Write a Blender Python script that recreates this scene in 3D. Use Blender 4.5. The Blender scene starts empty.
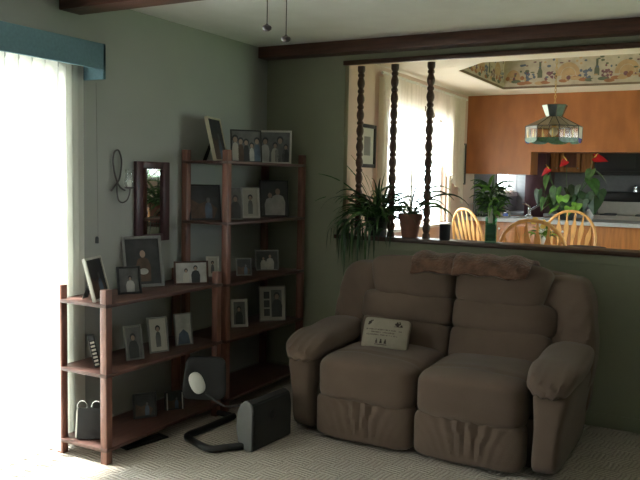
import bpy, bmesh, math, random
from math import sin, cos, pi, radians as R
from mathutils import Vector, Matrix, noise
random.seed(7)
COL = bpy.context.scene.collection

# ------------------------------------------------------------- camera model
F = 750.0; H = 1.5
YAW, PIT, ROL = -0.50164, 0.0822, 0.01982
_f = Vector((sin(YAW)*cos(PIT), cos(YAW)*cos(PIT), -sin(PIT)))
_r = Vector((cos(YAW), -sin(YAW), 0)); _u = _r.cross(_f)
CR = cos(ROL)*_r + sin(ROL)*_u; CU = -sin(ROL)*_r + cos(ROL)*_u; CF = _f
EYE = Vector((0, 0, H))
def at(x, y, z=None, Y=None, X=None):
    """point of the room seen at pixel (x, y), on a plane of the room"""
    d = CR*((x-320)/F) - CU*((y-240)/F) + CF
    t = (z-H)/d.z if z is not None else (Y/d.y if Y is not None else X/d.x)
    return EYE + d*t
def depth(p): return (Vector(p)-EYE).dot(CF)

# ------------------------------------------------------------- materials
def mat(name, col, rough=.6, var=0.0, scale=8.0, bump=0.0, bscale=None, metal=0.0, spec=None, stretch=None, col2=None, sheen=0):
    m = bpy.data.materials.new(name); m.use_nodes = True
    nt = m.node_tree; b = nt.nodes['Principled BSDF']
    b.inputs['Roughness'].default_value = rough; b.inputs['Metallic'].default_value = metal
    if spec is not None: b.inputs['Specular IOR Level'].default_value = spec
    if sheen: b.inputs['Sheen Weight'].default_value = sheen
    c = (*col, 1)
    tc = nt.nodes.new('ShaderNodeTexCoord'); mp = nt.nodes.new('ShaderNodeMapping')
    nt.links.new(tc.outputs['Object'], mp.inputs[0])
    if stretch: mp.inputs['Scale'].default_value = stretch
    n = nt.nodes.new('ShaderNodeTexNoise'); n.inputs['Scale'].default_value = scale; n.inputs['Detail'].default_value = 5
    nt.links.new(mp.outputs[0], n.inputs['Vector'])
    r = nt.nodes.new('ShaderNodeValToRGB')
    v = max(var, .02)
    c2 = col2 if col2 else tuple(max(0, x*(1-v)) for x in col)
    c1 = col if col2 else tuple(min(1, x*(1+v)) for x in col)
    r.color_ramp.elements[0].position = .32; r.color_ramp.elements[1].position = .68
    r.color_ramp.elements[0].color = (*c2, 1); r.color_ramp.elements[1].color = (*c1, 1)
    nt.links.new(n.outputs['Fac'], r.inputs[0]); nt.links.new(r.outputs[0], b.inputs['Base Color'])
    if bump:
        n2 = nt.nodes.new('ShaderNodeTexNoise'); n2.inputs['Scale'].default_value = bscale or scale*4
        nt.links.new(mp.outputs[0], n2.inputs['Vector'])
        bp = nt.nodes.new('ShaderNodeBump'); bp.inputs['Strength'].default_value = bump; bp.inputs['Distance'].default_value = .01
        nt.links.new(n2.outputs['Fac'], bp.inputs['Height']); nt.links.new(bp.outputs[0], b.inputs['Normal'])
    return m

def thin_glass(name, tint=(.95, .98, .97), gloss=.08, rough=.02):
    m = bpy.data.materials.new(name); m.use_nodes = True; nt = m.node_tree
    nt.nodes.clear()
    o = nt.nodes.new('ShaderNodeOutputMaterial'); t = nt.nodes.new('ShaderNodeBsdfTransparent'); g = nt.nodes.new('ShaderNodeBsdfGlossy')
    t.inputs[0].default_value = (*tint, 1); g.inputs['Roughness'].default_value = rough
    x = nt.nodes.new('ShaderNodeMixShader'); x.inputs[0].default_value = gloss
    nt.links.new(t.outputs[0], x.inputs[1]); nt.links.new(g.outputs[0], x.inputs[2]); nt.links.new(x.outputs[0], o.inputs[0])
    return m

def translucent(name, col, trans=.5, see=0.0, scale=0):
    m = bpy.data.materials.new(name); m.use_nodes = True; nt = m.node_tree
    nt.nodes.clear()
    o = nt.nodes.new('ShaderNodeOutputMaterial'); d = nt.nodes.new('ShaderNodeBsdfDiffuse'); t = nt.nodes.new('ShaderNodeBsdfTranslucent')
    for s in (d, t): s.inputs[0].default_value = (*col, 1)
    if scale:
        tc = nt.nodes.new('ShaderNodeTexCoord'); w = nt.nodes.new('ShaderNodeTexNoise'); w.inputs['Scale'].default_value = scale
        nt.links.new(tc.outputs['Object'], w.inputs['Vector'])
        r = nt.nodes.new('ShaderNodeValToRGB'); r.color_ramp.elements[0].color = (*[c*.86 for c in col], 1); r.color_ramp.elements[1].color = (*col, 1)
        nt.links.new(w.outputs['Fac'], r.inputs[0])
        for s in (d, t): nt.links.new(r.outputs[0], s.inputs[0])
    x = nt.nodes.new('ShaderNodeMixShader'); x.inputs[0].default_value = trans
    nt.links.new(d.outputs[0], x.inputs[1]); nt.links.new(t.outputs[0], x.inputs[2]); last = x
    if see:
        p = nt.nodes.new('ShaderNodeBsdfTransparent'); y = nt.nodes.new('ShaderNodeMixShader'); y.inputs[0].default_value = see
        nt.links.new(x.outputs[0], y.inputs[1]); nt.links.new(p.outputs[0], y.inputs[2]); last = y
    nt.links.new(last.outputs[0], o.inputs[0]); return m

def carpet_mat():
    m = mat('carpet', (.36, .32, .26), .95, .12, 60, 0)
    nt = m.node_tree; b = nt.nodes['Principled BSDF']; b.inputs['Specular IOR Level'].default_value = .1
    tc = nt.nodes.new('ShaderNodeTexCoord'); mp = nt.nodes.new('ShaderNodeMapping')
    mp.inputs['Rotation'].default_value = (0, 0, R(8)); nt.links.new(tc.outputs['Object'], mp.inputs[0])
    # basket pattern: two bar directions swapped by a checker
    ck = nt.nodes.new('ShaderNodeTexChecker'); ck.inputs['Scale'].default_value = 9.0
    w1 = nt.nodes.new('ShaderNodeTexWave'); w1.bands_direction = 'X'; w1.inputs['Scale'].default_value = 13; w1.inputs['Distortion'].default_value = 2.5
    w2 = nt.nodes.new('ShaderNodeTexWave'); w2.bands_direction = 'Y'; w2.inputs['Scale'].default_value = 13; w2.inputs['Distortion'].default_value = 2.5
    for w in (ck, w1, w2): nt.links.new(mp.outputs[0], w.inputs['Vector'])
    mx = nt.nodes.new('ShaderNodeMix'); mx.data_type = 'FLOAT'
    nt.links.new(ck.outputs['Fac'], mx.inputs[0]); nt.links.new(w1.outputs['Fac'], mx.inputs[2]); nt.links.new(w2.outputs['Fac'], mx.inputs[3])
    nz = nt.nodes.new('ShaderNodeTexNoise'); nz.inputs['Scale'].default_value = 120; nt.links.new(tc.outputs['Object'], nz.inputs['Vector'])
    ad = nt.nodes.new('ShaderNodeMath'); ad.operation = 'ADD'; nt.links.new(mx.outputs[0], ad.inputs[0]); nt.links.new(nz.outputs['Fac'], ad.inputs[1])
    bp = nt.nodes.new('ShaderNodeBump'); bp.inputs['Strength'].default_value = .8; bp.inputs['Distance'].default_value = .008
    nt.links.new(ad.outputs[0], bp.inputs['Height']); nt.links.new(bp.outputs[0], b.inputs['Normal'])
    rp = nt.nodes.new('ShaderNodeValToRGB'); rp.color_ramp.elements[0].color = (.33, .29, .245, 1); rp.color_ramp.elements[1].color = (.56, .50, .43, 1)
    rp.color_ramp.elements[0].position = .35; rp.color_ramp.elements[1].position = 1.25/1.3
    nt.links.new(ad.outputs[0], rp.inputs[0]); nt.links.new(rp.outputs[0], b.inputs['Base Color'])
    return m

M = {}
def mk(n, *a, **k): M[n] = mat(n, *a, **k)
mk('wall_green', (.365, .375, .35), .85, .03, 3, .08, 250)
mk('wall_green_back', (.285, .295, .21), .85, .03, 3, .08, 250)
mk('wall_pink', (.62, .46, .38), .85, .03, 3)
mk('wall_cream', (.66, .56, .46), .85, .03, 3)
mk('ceiling', (.83, .83, .82), .9, .03, 6, .1, 120)
mk('ceiling_warm', (.80, .74, .64), .9, .02, 6)
mk('beam', (.085, .034, .022), .45, .3, 5, .1, 30, stretch=(1, 12, 12))
mk('trim_dark', (.07, .03, .018), .4, .3, 5, stretch=(1, 14, 14))
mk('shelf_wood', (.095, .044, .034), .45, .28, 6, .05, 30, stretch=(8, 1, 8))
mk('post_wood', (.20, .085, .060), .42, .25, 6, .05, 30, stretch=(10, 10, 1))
mk('teal', (.11, .205, .245), .8, .08, 60, .1, 300)
mk('orange_wood', (.35, .125, .040), .4, .14, 3.5, .03, 20, stretch=(3, 3, 1))
mk('cabinet_wood', (.46, .19, .06), .4, .22, 4, stretch=(9, 9, .8))
mk('cabinet_dark', (.16, .045, .02), .4, .2, 4, stretch=(9, 9, .8))
mk('cabinet_light', (.75, .42, .16), .4, .1, 4, stretch=(9, 9, .8))
mk('oak', (.78, .43, .15), .35, .15, 5, stretch=(6, 6, 1))
mk('counter', (.50, .53, .55), .3, .1, 90)
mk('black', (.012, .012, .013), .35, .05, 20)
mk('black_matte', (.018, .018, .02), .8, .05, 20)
mk('black_plastic', (.012, .013, .015), .4, .05, 20)
mk('grey_plastic', (.12, .125, .125), .45, .05, 20)
mk('dark_grey', (.028, .029, .030), .55, .05, 20)
mk('pale_plastic', (.62, .62, .58), .45, .03, 20)
mk('white', (.75, .74, .70), .6, .03, 20)
mk('off_white', (.62, .60, .53), .6, .05, 20)
mk('vinyl_floor', (.35, .24, .15), .4, .15, 6)
mk('tile_grey', (.22, .23, .24), .35, .08, 25)
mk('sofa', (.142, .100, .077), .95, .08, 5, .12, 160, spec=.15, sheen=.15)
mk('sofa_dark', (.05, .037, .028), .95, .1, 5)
mk('throw', (.20, .105, .07), .95, .5, 16, .9, 60, spec=.05, sheen=.3, col2=(.09, .05, .035))
mk('pillow', (.31, .27, .215), .95, .05, 30, .15, 400)
mk('thread', (.045, .03, .025), .9, .1, 90)
mk('thread_brown', (.13, .08, .05), .9, .1, 90)
mk('iron', (.10, .085, .09), .5, .1, 30, metal=.2)
mk('chrome', (.75, .76, .78), .15, .02, 5, metal=1)
mk('silver', (.45, .45, .44), .3, .05, 20, metal=.8)
mk('mirror', (.8, .82, .82), .03, .01, 1, metal=1)
mk('mahogany', (.07, .026, .032), .4, .2, 6, stretch=(8, 8, 1))
mk('frame_black', (.02, .02, .022), .4, .1, 20)
mk('frame_brown', (.07, .03, .022), .4, .2, 20)
mk('frame_pewter', (.22, .22, .21), .4, .1, 30, metal=.4)
mk('frame_white', (.62, .60, .54), .5, .05, 20)
mk('frame_gold', (.55, .50, .38), .4, .1, 20)
mk('mat_cream', (.50, .48, .42), .8, .03, 20)
mk('ph_dark', (.035, .036, .04), .35, .3, 14)
mk('ph_mid', (.14, .14, .14), .35, .3, 14)
mk('ph_light', (.45, .44, .42), .35, .2, 14)
mk('ph_skin', (.34, .24, .19), .35, .1, 14)
mk('ph_brown', (.10, .06, .04), .35, .4, 14)
mk('ph_blue', (.10, .14, .20), .35, .3, 14)
mk('ph_green', (.07, .10, .05), .35, .3, 14)
mk('leaf', (.055, .13, .035), .45, .4, 20)
mk('leaf_dark', (.022, .06, .022), .4, .4, 20)
mk('leaf_bright', (.16, .36, .05), .45, .3, 20)
mk('red', (.42, .012, .018), .3, .1, 20)
mk('yellow', (.75, .55, .12), .6, .1, 20)
mk('terracotta', (.24, .105, .075), .8, .15, 12)
mk('pot_dark', (.03, .035, .03), .5, .1, 12)
mk('soil', (.03, .02, .015), .95, .3, 50)
mk('bag_brown', (.22, .16, .11), .8, .2, 12)
mk('wp_cream', (.50, .43, .34), .85, .12, 14)
mk('wp_tan', (.48, .32, .18), .85, .12, 14)
mk('wp_green', (.13, .14, .10), .85, .2, 14)
mk('wp_purple', (.19, .09, .11), .85, .2, 14)
mk('wp_blue', (.12, .14, .20), .85, .2, 14)
mk('wp_red', (.34, .15, .08), .85, .2, 14)
mk('wp_edge', (.16, .11, .07), .7, .1, 14)
mk('lead', (.07, .07, .065), .5, .1, 30, metal=.3)
mk('slate_glass', (.06, .08, .09), .25, .2, 20)
mk('mint_glass', (.55, .68, .55), .25, .1, 20)
mk('blue_glass', (.05, .12, .50), .2, .3, 20)
mk('white_glass', (.80, .84, .86), .2, .1, 20)
mk('green_scene', (.05, .12, .07), .3, .4, 40)
mk('amber_glass', (.75, .60, .25), .3, .2, 40)
mk('brass', (.55, .38, .15), .3, .1, 20, metal=.9)
mk('concrete', (.62, .61, .58), .9, .1, 4)
mk('lawn', (.16, .28, .08), .95, .3, 12)
mk('foliage_out', (.08, .17, .05), .9, .4, 3, .5, 6)
mk('vinyl_frame', (.72, .72, .70), .5, .02, 5)
M['carpet'] = carpet_mat()
M['pane'] = thin_glass('window_glass')
M['clear_glass'] = thin_glass('clear_glass', (.86, .9, .9), .18, .05)
M['skirt_glass'] = thin_glass('skirt_glass', (.8, .74, .55), .12, .1)
M['green_glass'] = thin_glass('green_glass', (.55, .88, .72), .16, .05)
M['blind'] = translucent('blind_vinyl', (.80, .80, .74), .45)
M['sheer'] = translucent('sheer_fabric', (.90, .84, .74), .55, .12, 30)
M['beige_glass'] = translucent('beige_glass', (.50, .45, .36), .45, 0, 20)
M['petal'] = translucent('petal', (.85, .82, .6), .3)

# ------------------------------------------------------------- mesh helpers
class MB:
    def __init__(s): s.bm = bmesh.new(); s.mi = 0
    def _fin(s, faces, mi):
        for f in faces: f.material_index = s.mi if mi is None else mi
    def box(s, a, b, bevel=0.0, mi=None, Mx=None, seg=2):
        a = Vector(a); b = Vector(b); c = (a+b)/2; d = b-a
        g = bmesh.ops.create_cube(s.bm, size=1.0); vs = g['verts']
        for v in vs: v.co = Vector((v.co.x*abs(d.x), v.co.y*abs(d.y), v.co.z*abs(d.z))) + c
        fs = list({f for v in vs for f in v.link_faces})
        s._fin(fs, mi)
        if bevel:
            es = list({e for v in vs for e in v.link_edges})
            r = bmesh.ops.bevel(s.bm, geom=es, offset=bevel, segments=seg, affect='EDGES', profile=.5)
            vs = list({v for f in r['faces'] for v in f.verts} | {v for v in vs if v.is_valid})
            s._fin(r['faces'], mi)
        if Mx is not None:
            for v in set(vs): v.co = Mx @ v.co
        return vs
    def tube(s, pts, r, n=8, mi=None, cap=True, flat=None):
        pts = [Vector(p) for p in pts]; rings = []
        rr = r if isinstance(r, (list, tuple)) else [r]*len(pts)
        up = None
        for i, p in enumerate(pts):
            t = (pts[min(i+1, len(pts)-1)] - pts[max(i-1, 0)])
            t = t.normalized() if t.length > 1e-9 else Vector((0, 0, 1))
            if up is None:
                up = Vector((0, 0, 1)) if abs(t.z) < .9 else Vector((1, 0, 0))
            x = up.cross(t)
            if x.length < 1e-5: x = Vector((0, 1, 0)).cross(t)
            x.normalize(); y = t.cross(x); up = y
            q = []
            for k in range(n):
                a = 2*pi*k/n
                q.append(s.bm.verts.new(p + x*cos(a)*rr[i] + y*sin(a)*rr[i]*(flat or 1)))
            rings.append(q)
        fs = []
        for i in range(len(rings)-1):
            for k in range(n):
                fs.append(s.bm.faces.new((rings[i][k], rings[i][(k+1) % n], rings[i+1][(k+1) % n], rings[i+1][k])))
        if cap:
            fs.append(s.bm.faces.new(rings[0][::-1])); fs.append(s.bm.faces.new(rings[-1]))
        s._fin(fs, mi)
    def lathe(s, prof, c=(0, 0, 0), n=20, mi=None, ang0=0, Mx=None, closed=False):
        c = Vector(c); rings = []
        for r, z in prof:
            if r < 1e-6: q = [s.bm.verts.new((0, 0, z))]
            else: q = [s.bm.verts.new((cos(ang0+2*pi*k/n)*r, sin(ang0+2*pi*k/n)*r, z)) for k in range(n)]
            rings.append(q)
        fs = []
        for i in range(len(rings)-1):
            A, B = rings[i], rings[i+1]
            for k in range(n):
                k2 = (k+1) % n
                if len(A) == 1 and len(B) == 1: continue
                if len(A) == 1: fs.append(s.bm.faces.new((A[0], B[k2], B[k])))
                elif len(B) == 1: fs.append(s.bm.faces.new((A[k], A[k2], B[0])))
                else: fs.append(s.bm.faces.new((A[k], A[k2], B[k2], B[k])))
        for q in rings:
            for v in q: v.co = (Mx @ v.co if Mx is not None else v.co) + c
        s._fin(fs, mi)
    def poly(s, pts, mi=None):
        f = s.bm.faces.new([s.bm.verts.new(Vector(p)) for p in pts]); s._fin([f], mi); return f
    def prism(s, pts, vec, mi=None, bevel=0):
        vec = Vector(vec)
        a = [s.bm.verts.new(Vector(p)) for p in pts]; b = [s.bm.verts.new(Vector(p)+vec) for p in pts]
        fs = [s.bm.faces.new(a[::-1]), s.bm.faces.new(b)]
        n = len(a)
        for k in range(n): fs.append(s.bm.faces.new((a[k], a[(k+1) % n], b[(k+1) % n], b[k])))
        s._fin(fs, mi)
        if bevel:
            r = bmesh.ops.bevel(s.bm, geom=list({e for f in fs for e in f.edges}), offset=bevel, segments=2, affect='EDGES')
            s._fin(r['faces'], mi)
    def grid(s, nu, nv, fn, mi=None, thick=None):
        V = [[s.bm.verts.new(Vector(fn(i/nu, j/nv))) for j in range(nv+1)] for i in range(nu+1)]
        fs = [s.bm.faces.new((V[i][j], V[i+1][j], V[i+1][j+1], V[i][j+1])) for i in range(nu) for j in range(nv)]
        s._fin(fs, mi)
    def cushion(s, c, h, k=4.0, n=10, Mx=None, fn=None, mi=None):
        """rounded superellipsoid pad: centre c, half sizes h"""
        c = Vector(c); key = {}
        def vert(p):
            q = tuple(round(t, 5) for t in p)
            if q in key: return key[q]
            L = (abs(p[0])**k + abs(p[1])**k + abs(p[2])**k)**(1/k)
            u = Vector(p)/L
            w = Vector((u.x*h[0], u.y*h[1], u.z*h[2]))
            if fn: w = fn(u, w)
            if Mx is not None: w = Mx @ w
            v = s.bm.verts.new(w + c); key[q] = v; return v
        fs = []
        def m(t):  # denser towards the edges
            return math.copysign(abs(t)**.85, t)
        for ax in range(3):
            for sg in (-1, 1):
                for i in range(n):
                    for j in range(n):
                        qs = []
                        for a, b in ((i, j), (i+1, j), (i+1, j+1), (i, j+1)):
                            uu, vv = m(-1+2*a/n), m(-1+2*b/n)
                            p = [0, 0, 0]; p[ax] = sg; p[(ax+1) % 3] = uu; p[(ax+2) % 3] = vv
                            qs.append(vert(p))
                        if sg < 0: qs.reverse()
                        fs.append(s.bm.faces.new(qs))
        s._fin(fs, mi)
    def ball(s, c, r, n=10, mi=None, sq=(1, 1, 1)):
        pr = [(sin(pi*i/n)*r, -cos(pi*i/n)*r) for i in range(n+1)]; pr[0] = (0, -r); pr[-1] = (0, r)
        s.lathe(pr, c, n+4, mi, Mx=Matrix.Diagonal((*sq,)))
    def blade(s, base, az, L, w, rise=.9, droop=1.0, n=8, mi=None, twist=0, roll=None):
        if roll is None: roll = random.choice((-1, 1))*random.uniform(.35, 1.15)
        """arching strap leaf"""
        base = Vector(base); p = base.copy(); e = rise
        d = Vector((cos(az), sin(az), 0)); side = Vector((-sin(az), cos(az), 0))
        st = L/n; L1 = []; L2 = []; Mid = []
        for i in range(n+1):
            t = i/n; ww = w*(1-t**2.2)*(.55+.9*min(1, t*3)*.5) + .0006
            rl = roll+twist*t; sd = side*cos(rl) + Vector((0, 0, 1))*sin(rl)
            L1.append(s.bm.verts.new(p + sd*ww/2 + Vector((0, 0, w*.15)))); L2.append(s.bm.verts.new(p - sd*ww/2 + Vector((0, 0, w*.15)))); Mid.append(s.bm.verts.new(p))
            p = p + (d*cos(e) + Vector((0, 0, 1))*sin(e))*st
            e -= droop*2.2/n*(0.5+t)
            e = max(e, -1.5)
        fs = []
        for i in range(n):
            fs.append(s.bm.faces.new((L1[i], Mid[i], Mid[i+1], L1[i+1]))); fs.append(s.bm.faces.new((Mid[i], L2[i], L2[i+1], Mid[i+1])))
        s._fin(fs, mi)
    def build(s, name, mats, parent=None, world=False, smooth=40, loc=None):
        if not isinstance(mats, (list, tuple)): mats = [mats]
        bmesh.ops.recalc_face_normals(s.bm, faces=s.bm.faces)
        if world and parent is not None:
            mw = Matrix.Identity(4); o = parent
            while o is not None: mw = o.matrix_basis @ mw; o = o.parent
            bmesh.ops.transform(s.bm, matrix=mw.inverted(), verts=s.bm.verts)
        if loc is not None:
            for v in s.bm.verts: v.co -= Vector(loc)
        me = bpy.data.meshes.new(name); s.bm.to_mesh(me); s.bm.free()
        for m in mats: me.materials.append(M[m] if isinstance(m, str) else m)
        if smooth:
            me.shade_smooth() if hasattr(me, 'shade_smooth') else None
            try: me.set_sharp_from_angle(angle=R(smooth))
            except Exception: pass
        o = bpy.data.objects.new(name, me); COL.objects.link(o); o.parent = parent
        if loc is not None: o.location = loc
        return o

def tag(o, label=None, cat=None, group=None, kind=None):
    if label: o['label'] = label
    if cat: o['category'] = cat
    if group: o['group'] = group
    if kind: o['kind'] = kind
    return o
def thing(name, label, cat, loc=(0, 0, 0), rz=0, group=None):
    o = bpy.data.objects.new(name, None); o.empty_display_size = .1; COL.objects.link(o)
    o.location = loc; o.rotation_euler = (0, 0, rz); return tag(o, label, cat, group)
def struct(mb, name, mats, parent=None, smooth=30):
    o = mb.build(name, mats, parent, smooth=smooth)
    if parent is None: o['kind'] = 'structure'
    return o
def copy_tree(o, parent=None):
    c = o.copy(); COL.objects.link(c); c.parent = parent
    for ch in list(o.children): copy_tree(ch, c)
    return c
def rot(ax, deg): return Matrix.Rotation(R(deg), 4, ax)
EXPO = 0.14
# ============================================================= THE ROOM
XL, XR, YB, YF, ZC = -3.13, 2.3, 4.83, -1.7, 2.455
DX0, DX1, DY1, DZ = -2.68, 2.4, 10.6, .18         # dining room and kitchen, floor one step up
OX0, OX1, OZ0, OZ1 = -2.47, 1.0, 1.068, 2.332     # opening over the half wall
T = .12

mb = MB(); mb.box((XL-T, YF-T, -.1), (XR+T, YB+T, 0)); struct(mb, 'floor', 'carpet')
mb = MB(); mb.box((DX0-T, YB+T+.001, -.1), (DX1+T, DY1+T, DZ)); struct(mb, 'floor_dining', 'vinyl_floor')
mb = MB(); mb.box((XL-T, YF-T, ZC), (XR+T, YB+.06, ZC+.12)); struct(mb, 'ceiling', 'ceiling')

# tray ceiling of the dining room
TX0, TX1, TY0, TY1, TH = -2.16, .7, 6.0, 7.84, .36
tray = [(TX0, 6.38), (TX0, TY1), (TX1, TY1), (TX1, 6.38), (TX1-.33, TY0), (TX0+.33, TY0)]
mb = MB(); bm = mb.bm
ox0, ox1, oy0, oy1 = DX0-T, DX1+T, YB+.06, DY1+T
outer = [(ox0, oy0), (ox0, oy1), (ox1, oy1), (ox1, oy0)]
def P3(p, z): return (p[0], p[1], z)
# ring of quads round the tray
for q in ([(ox0, oy0), (ox0, 6.38), tray[0], tray[5]], [(ox0, 6.38), (ox0, oy1), tray[1], tray[0]], [(ox0, oy1), (ox1, oy1), tray[2], tray[1]],
          [(ox1, oy1), (ox1, 6.38), tray[3], tray[2]], [(ox1, 6.38), (ox1, oy0), tray[4], tray[3]], [(ox1, oy0), (ox0, oy0), tray[5], tray[4]]):
    mb.poly([P3(p, ZC) for p in q])
for i in range(6):
    a, b = tray[i], tray[(i+1) % 6]; mb.poly([P3(a, ZC), P3(b, ZC), P3(b, ZC+TH), P3(a, ZC+TH)])
mb.poly([P3(p, ZC+TH) for p in tray])
mb.box((ox0, oy0, ZC+TH+.02), (ox1, oy1, ZC+TH+.12))
for a, b in (((ox0, oy0), (ox0+.02, oy1)), ((ox1-.02, oy0), (ox1, oy1)), ((ox0, oy0), (ox1, oy0+.02)), ((ox0, oy1-.02), (ox1, oy1))):
    mb.box((*a, ZC), (*b, ZC+TH+.1))
struct(mb, 'ceiling_dining', 'ceiling_warm')

# walls
DYa, DYb, DZt = 1.0, 2.90, 2.06                       # sliding door opening in the left wall
def holed(name, mat_, axis, pos, thick, u0, u1, z0, z1, holes):
    """wall in plane axis=pos, spanning u, with rectangular holes (u0,u1,z0,z1)"""
    mb = MB(); us = sorted({u0, u1, *[h[0] for h in holes], *[h[1] for h in holes]}); zs = sorted({z0, z1, *[h[2] for h in holes], *[h[3] for h in holes]})
    for i in range(len(us)-1):
        for j in range(len(zs)-1):
            uc, zc = (us[i]+us[i+1])/2, (zs[j]+zs[j+1])/2
            if any(h[0] < uc < h[1] and h[2] < zc < h[3] for h in holes): continue
            if axis == 'X': mb.box((pos, us[i], zs[j]), (pos+thick, us[i+1], zs[j+1]))
            else: mb.box((us[i], pos, zs[j]), (us[i+1], pos+thick, zs[j+1]))
    bmesh.ops.remove_doubles(mb.bm, verts=mb.bm.verts, dist=1e-5)
    return struct(mb, name, mat_)
holed('wall_left', 'wall_green', 'X', XL, -T, YF-T, YB+T, 0, ZC, [(DYa, DYb, 0, DZt)])
holed('wall_right', 'wall_green_back', 'X', XR, T, YF-T, YB+T, 0, ZC, [])
holed('wall_rear', 'wall_green', 'Y', YF, -T, XL, XR, 0, ZC, [])
holed('wall_back', 'wall_green_back', 'Y', YB, .06, XL, XR, 0, ZC, [(OX0, OX1, OZ0, OZ1)])
holed('wall_dining_front', 'wall_pink', 'Y', YB+.06, .06, XL, max(XR, DX1), 0, ZC, [(OX0, OX1, OZ0, OZ1)])
KY0, KY1, KZ0, KZ1 = at(498, 174, X=-2.68).y, at(519, 174, X=-2.68).y, 1.365, 1.72
WY0, WY1, WZ0, WZ1 = 6.0, 7.62, 1.06, 2.15
holed('wall_dining_left', 'wall_pink', 'X', DX0, -T, YB+T, DY1+T, 0, ZC, [(WY0, WY1, WZ0, WZ1), (KY0, KY1, KZ0, KZ1)])
holed('wall_dining_right', 'wall_cream', 'X', DX1, T, YB+T, DY1+T, 0, ZC, [(5.5, 7.3, .2, 2.2), (9.0, 10.3, 1.42, 1.95)])
holed('wall_kitchen_back', 'tile_grey', 'Y', DY1, T, DX0-T, DX1+T, 0, ZC, [])

# door and windows
def window(name, axis, pos, u0, u1, z0, z1, fr=.05, bars=()):
    mb = MB()
    def b(ua, ub, za, zb):
        if axis == 'X': mb.box((pos-.03, ua, za), (pos+.03, ub, zb))
        else: mb.box((ua, pos-.03, za), (ub, pos+.03, zb))
    b(u0, u0+fr, z0, z1); b(u1-fr, u1, z0, z1); b(u0+fr, u1-fr, z0, z0+fr); b(u0+fr, u1-fr, z1-fr, z1)
    for k in bars: b(k-.025, k+.025, z0+fr, z1-fr)
    o = struct(mb, name, 'vinyl_frame')
    g = MB()
    if axis == 'X': g.poly([(pos, u0, z0), (pos, u1, z0), (pos, u1, z1), (pos, u0, z1)])
    else: g.poly([(u0, pos, z0), (u1, pos, z0), (u1, pos, z1), (u0, pos, z1)])
    g.build('glass_pane', 'pane', o); return o
dr = window('door_1', 'X', XL-.07, DYa, DYb, 0.0, DZt, .05, (1.95,))
hb = MB(); hb.box((XL-.04, 1.93, .95), (XL-.015, 1.96, 1.15), .005); hb.build('door_handle', 'silver', dr)
window('window_1', 'X', DX0-.07, WY0, WY1, WZ0, WZ1, .04, (6.77,))
window('window_2', 'X', DX1+.07, 9.0, 10.3, 1.42, 1.95)
window('door_2', 'X', DX1+.07, 5.5, 7.3, .2, 2.2, .05, (6.4,))
window('window_3', 'X', DX0-.07, KY0, KY1, KZ0, KZ1, .02)
mb = MB(); mb.box((DX0+.001, WY0-.05, WZ0-.03), (DX0+.07, WY1+.05, WZ0), .004); struct(mb, 'trim_1', 'vinyl_frame')
mb = MB(); mb.box((DX0, KY0-.05, KZ0-.06), (DX0+.016, KY1+.10, KZ0)); mb.box((DX0, KY1, KZ0), (DX0+.016, KY1+.10, KZ1)); struct(mb, 'trim_2', 'white')
mb = MB()
for a_, b_ in (((8.63, 1.10), (KY0-.05, ZC)), ((KY1+.10, 1.10), (DY1, ZC)), ((KY0-.05, 1.10), (KY1+.10, KZ0-.06)), ((KY0-.05, KZ1), (KY1+.10, ZC))): mb.box((DX0, *a_), (DX0+.008, *b_))
struct(mb, 'trim_6', 'tile_grey')

# half wall sill, apron and header trim
mb = MB(); mb.box((OX0-.05, YB-.035, OZ0), (OX1+.05, YB+T+.03, OZ0+.03), .006); struct(mb, 'trim_3', 'trim_dark')
mb = MB(); mb.box((OX0-.02, YB-.012, OZ0-.055), (OX1+.02, YB, OZ0), .003); struct(mb, 'trim_4', 'wall_green_back')
mb = MB(); mb.box((OX0-.005, YB-.03, OZ1-.032), (OX1+.05, YB+.0, OZ1), .004); struct(mb, 'trim_5', 'trim_dark')
mb = MB(); mb.box((XL+.02, YB-.014, 0), (XR, YB, .085), .003); struct(mb, 'baseboard_back', 'wall_green_back')
mb = MB(); mb.box((XL, DYb+.06, 0), (XL+.014, YB-.015, .085), .003); struct(mb, 'baseboard_left', 'wall_green')

# ceiling beams
mb = MB(); mb.box((XL+.001, 2.83, 2.347), (XR, 2.976, ZC), .004); tag(mb.build('ceiling_beam', 'beam'), 'dark brown wooden beam across the ceiling nearest the window door', 'beam')
mb = MB(); mb.box((XL+.001, 4.70, 2.373), (XR, YB, ZC), .004); tag(mb.build('ceiling_beam', 'beam'), 'dark brown wooden beam along the back wall above the opening', 'beam')

# turned spindles in the opening
def spindle(label, x):
    prof = [(0, 0), (.026, 0), (.026, .03), (.020, .035)]
    z = .035; top = OZ1-.032-OZ0-.03
    per = .108; n = round((top-.08)/per); per = (top-.08)/n
    for i in range(n):
        for t, r in ((.03, .018), (.12, .0235), (.28, .0275), (.44, .0265), (.60, .0205), (.70, .0175), (.76, .0235), (.83, .0245), (.90, .0235), (.96, .0175)):
            prof.append((r, z + t*per))
        z += per
    prof += [(.024, top-.04), (.027, top-.03), (.027, top), (0, top)]
    mb = MB(); mb.lathe(prof, n=16)
    o = mb.build('turned_spindle', 'trim_dark', smooth=50); o.location = (x, 4.89, OZ0+.03)
    return tag(o, label, 'spindle', 'turned spindles in the opening')
s1 = spindle('leftmost dark turned wooden spindle, rising out of the hanging plant', -2.372)
for x, l in ((-2.112, 'middle dark turned wooden spindle, just left of the terracotta pot'), (-1.846, 'dark turned wooden spindle right of the terracotta pot, beside the black cup')):
    c = s1.copy(); COL.objects.link(c); c.location.x = x; c['label'] = l

# outside world
mb = MB(); mb.box((-14, -6, -.25), (XL-T-.01, 16, -.12)); tag(mb.build('patio', 'concrete'), kind='structure')
mb = MB(); mb.box((DX1+T+.01, -6, -.25), (16, 16, -.12)); tag(mb.build('lawn', 'lawn'), kind='structure')

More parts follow.
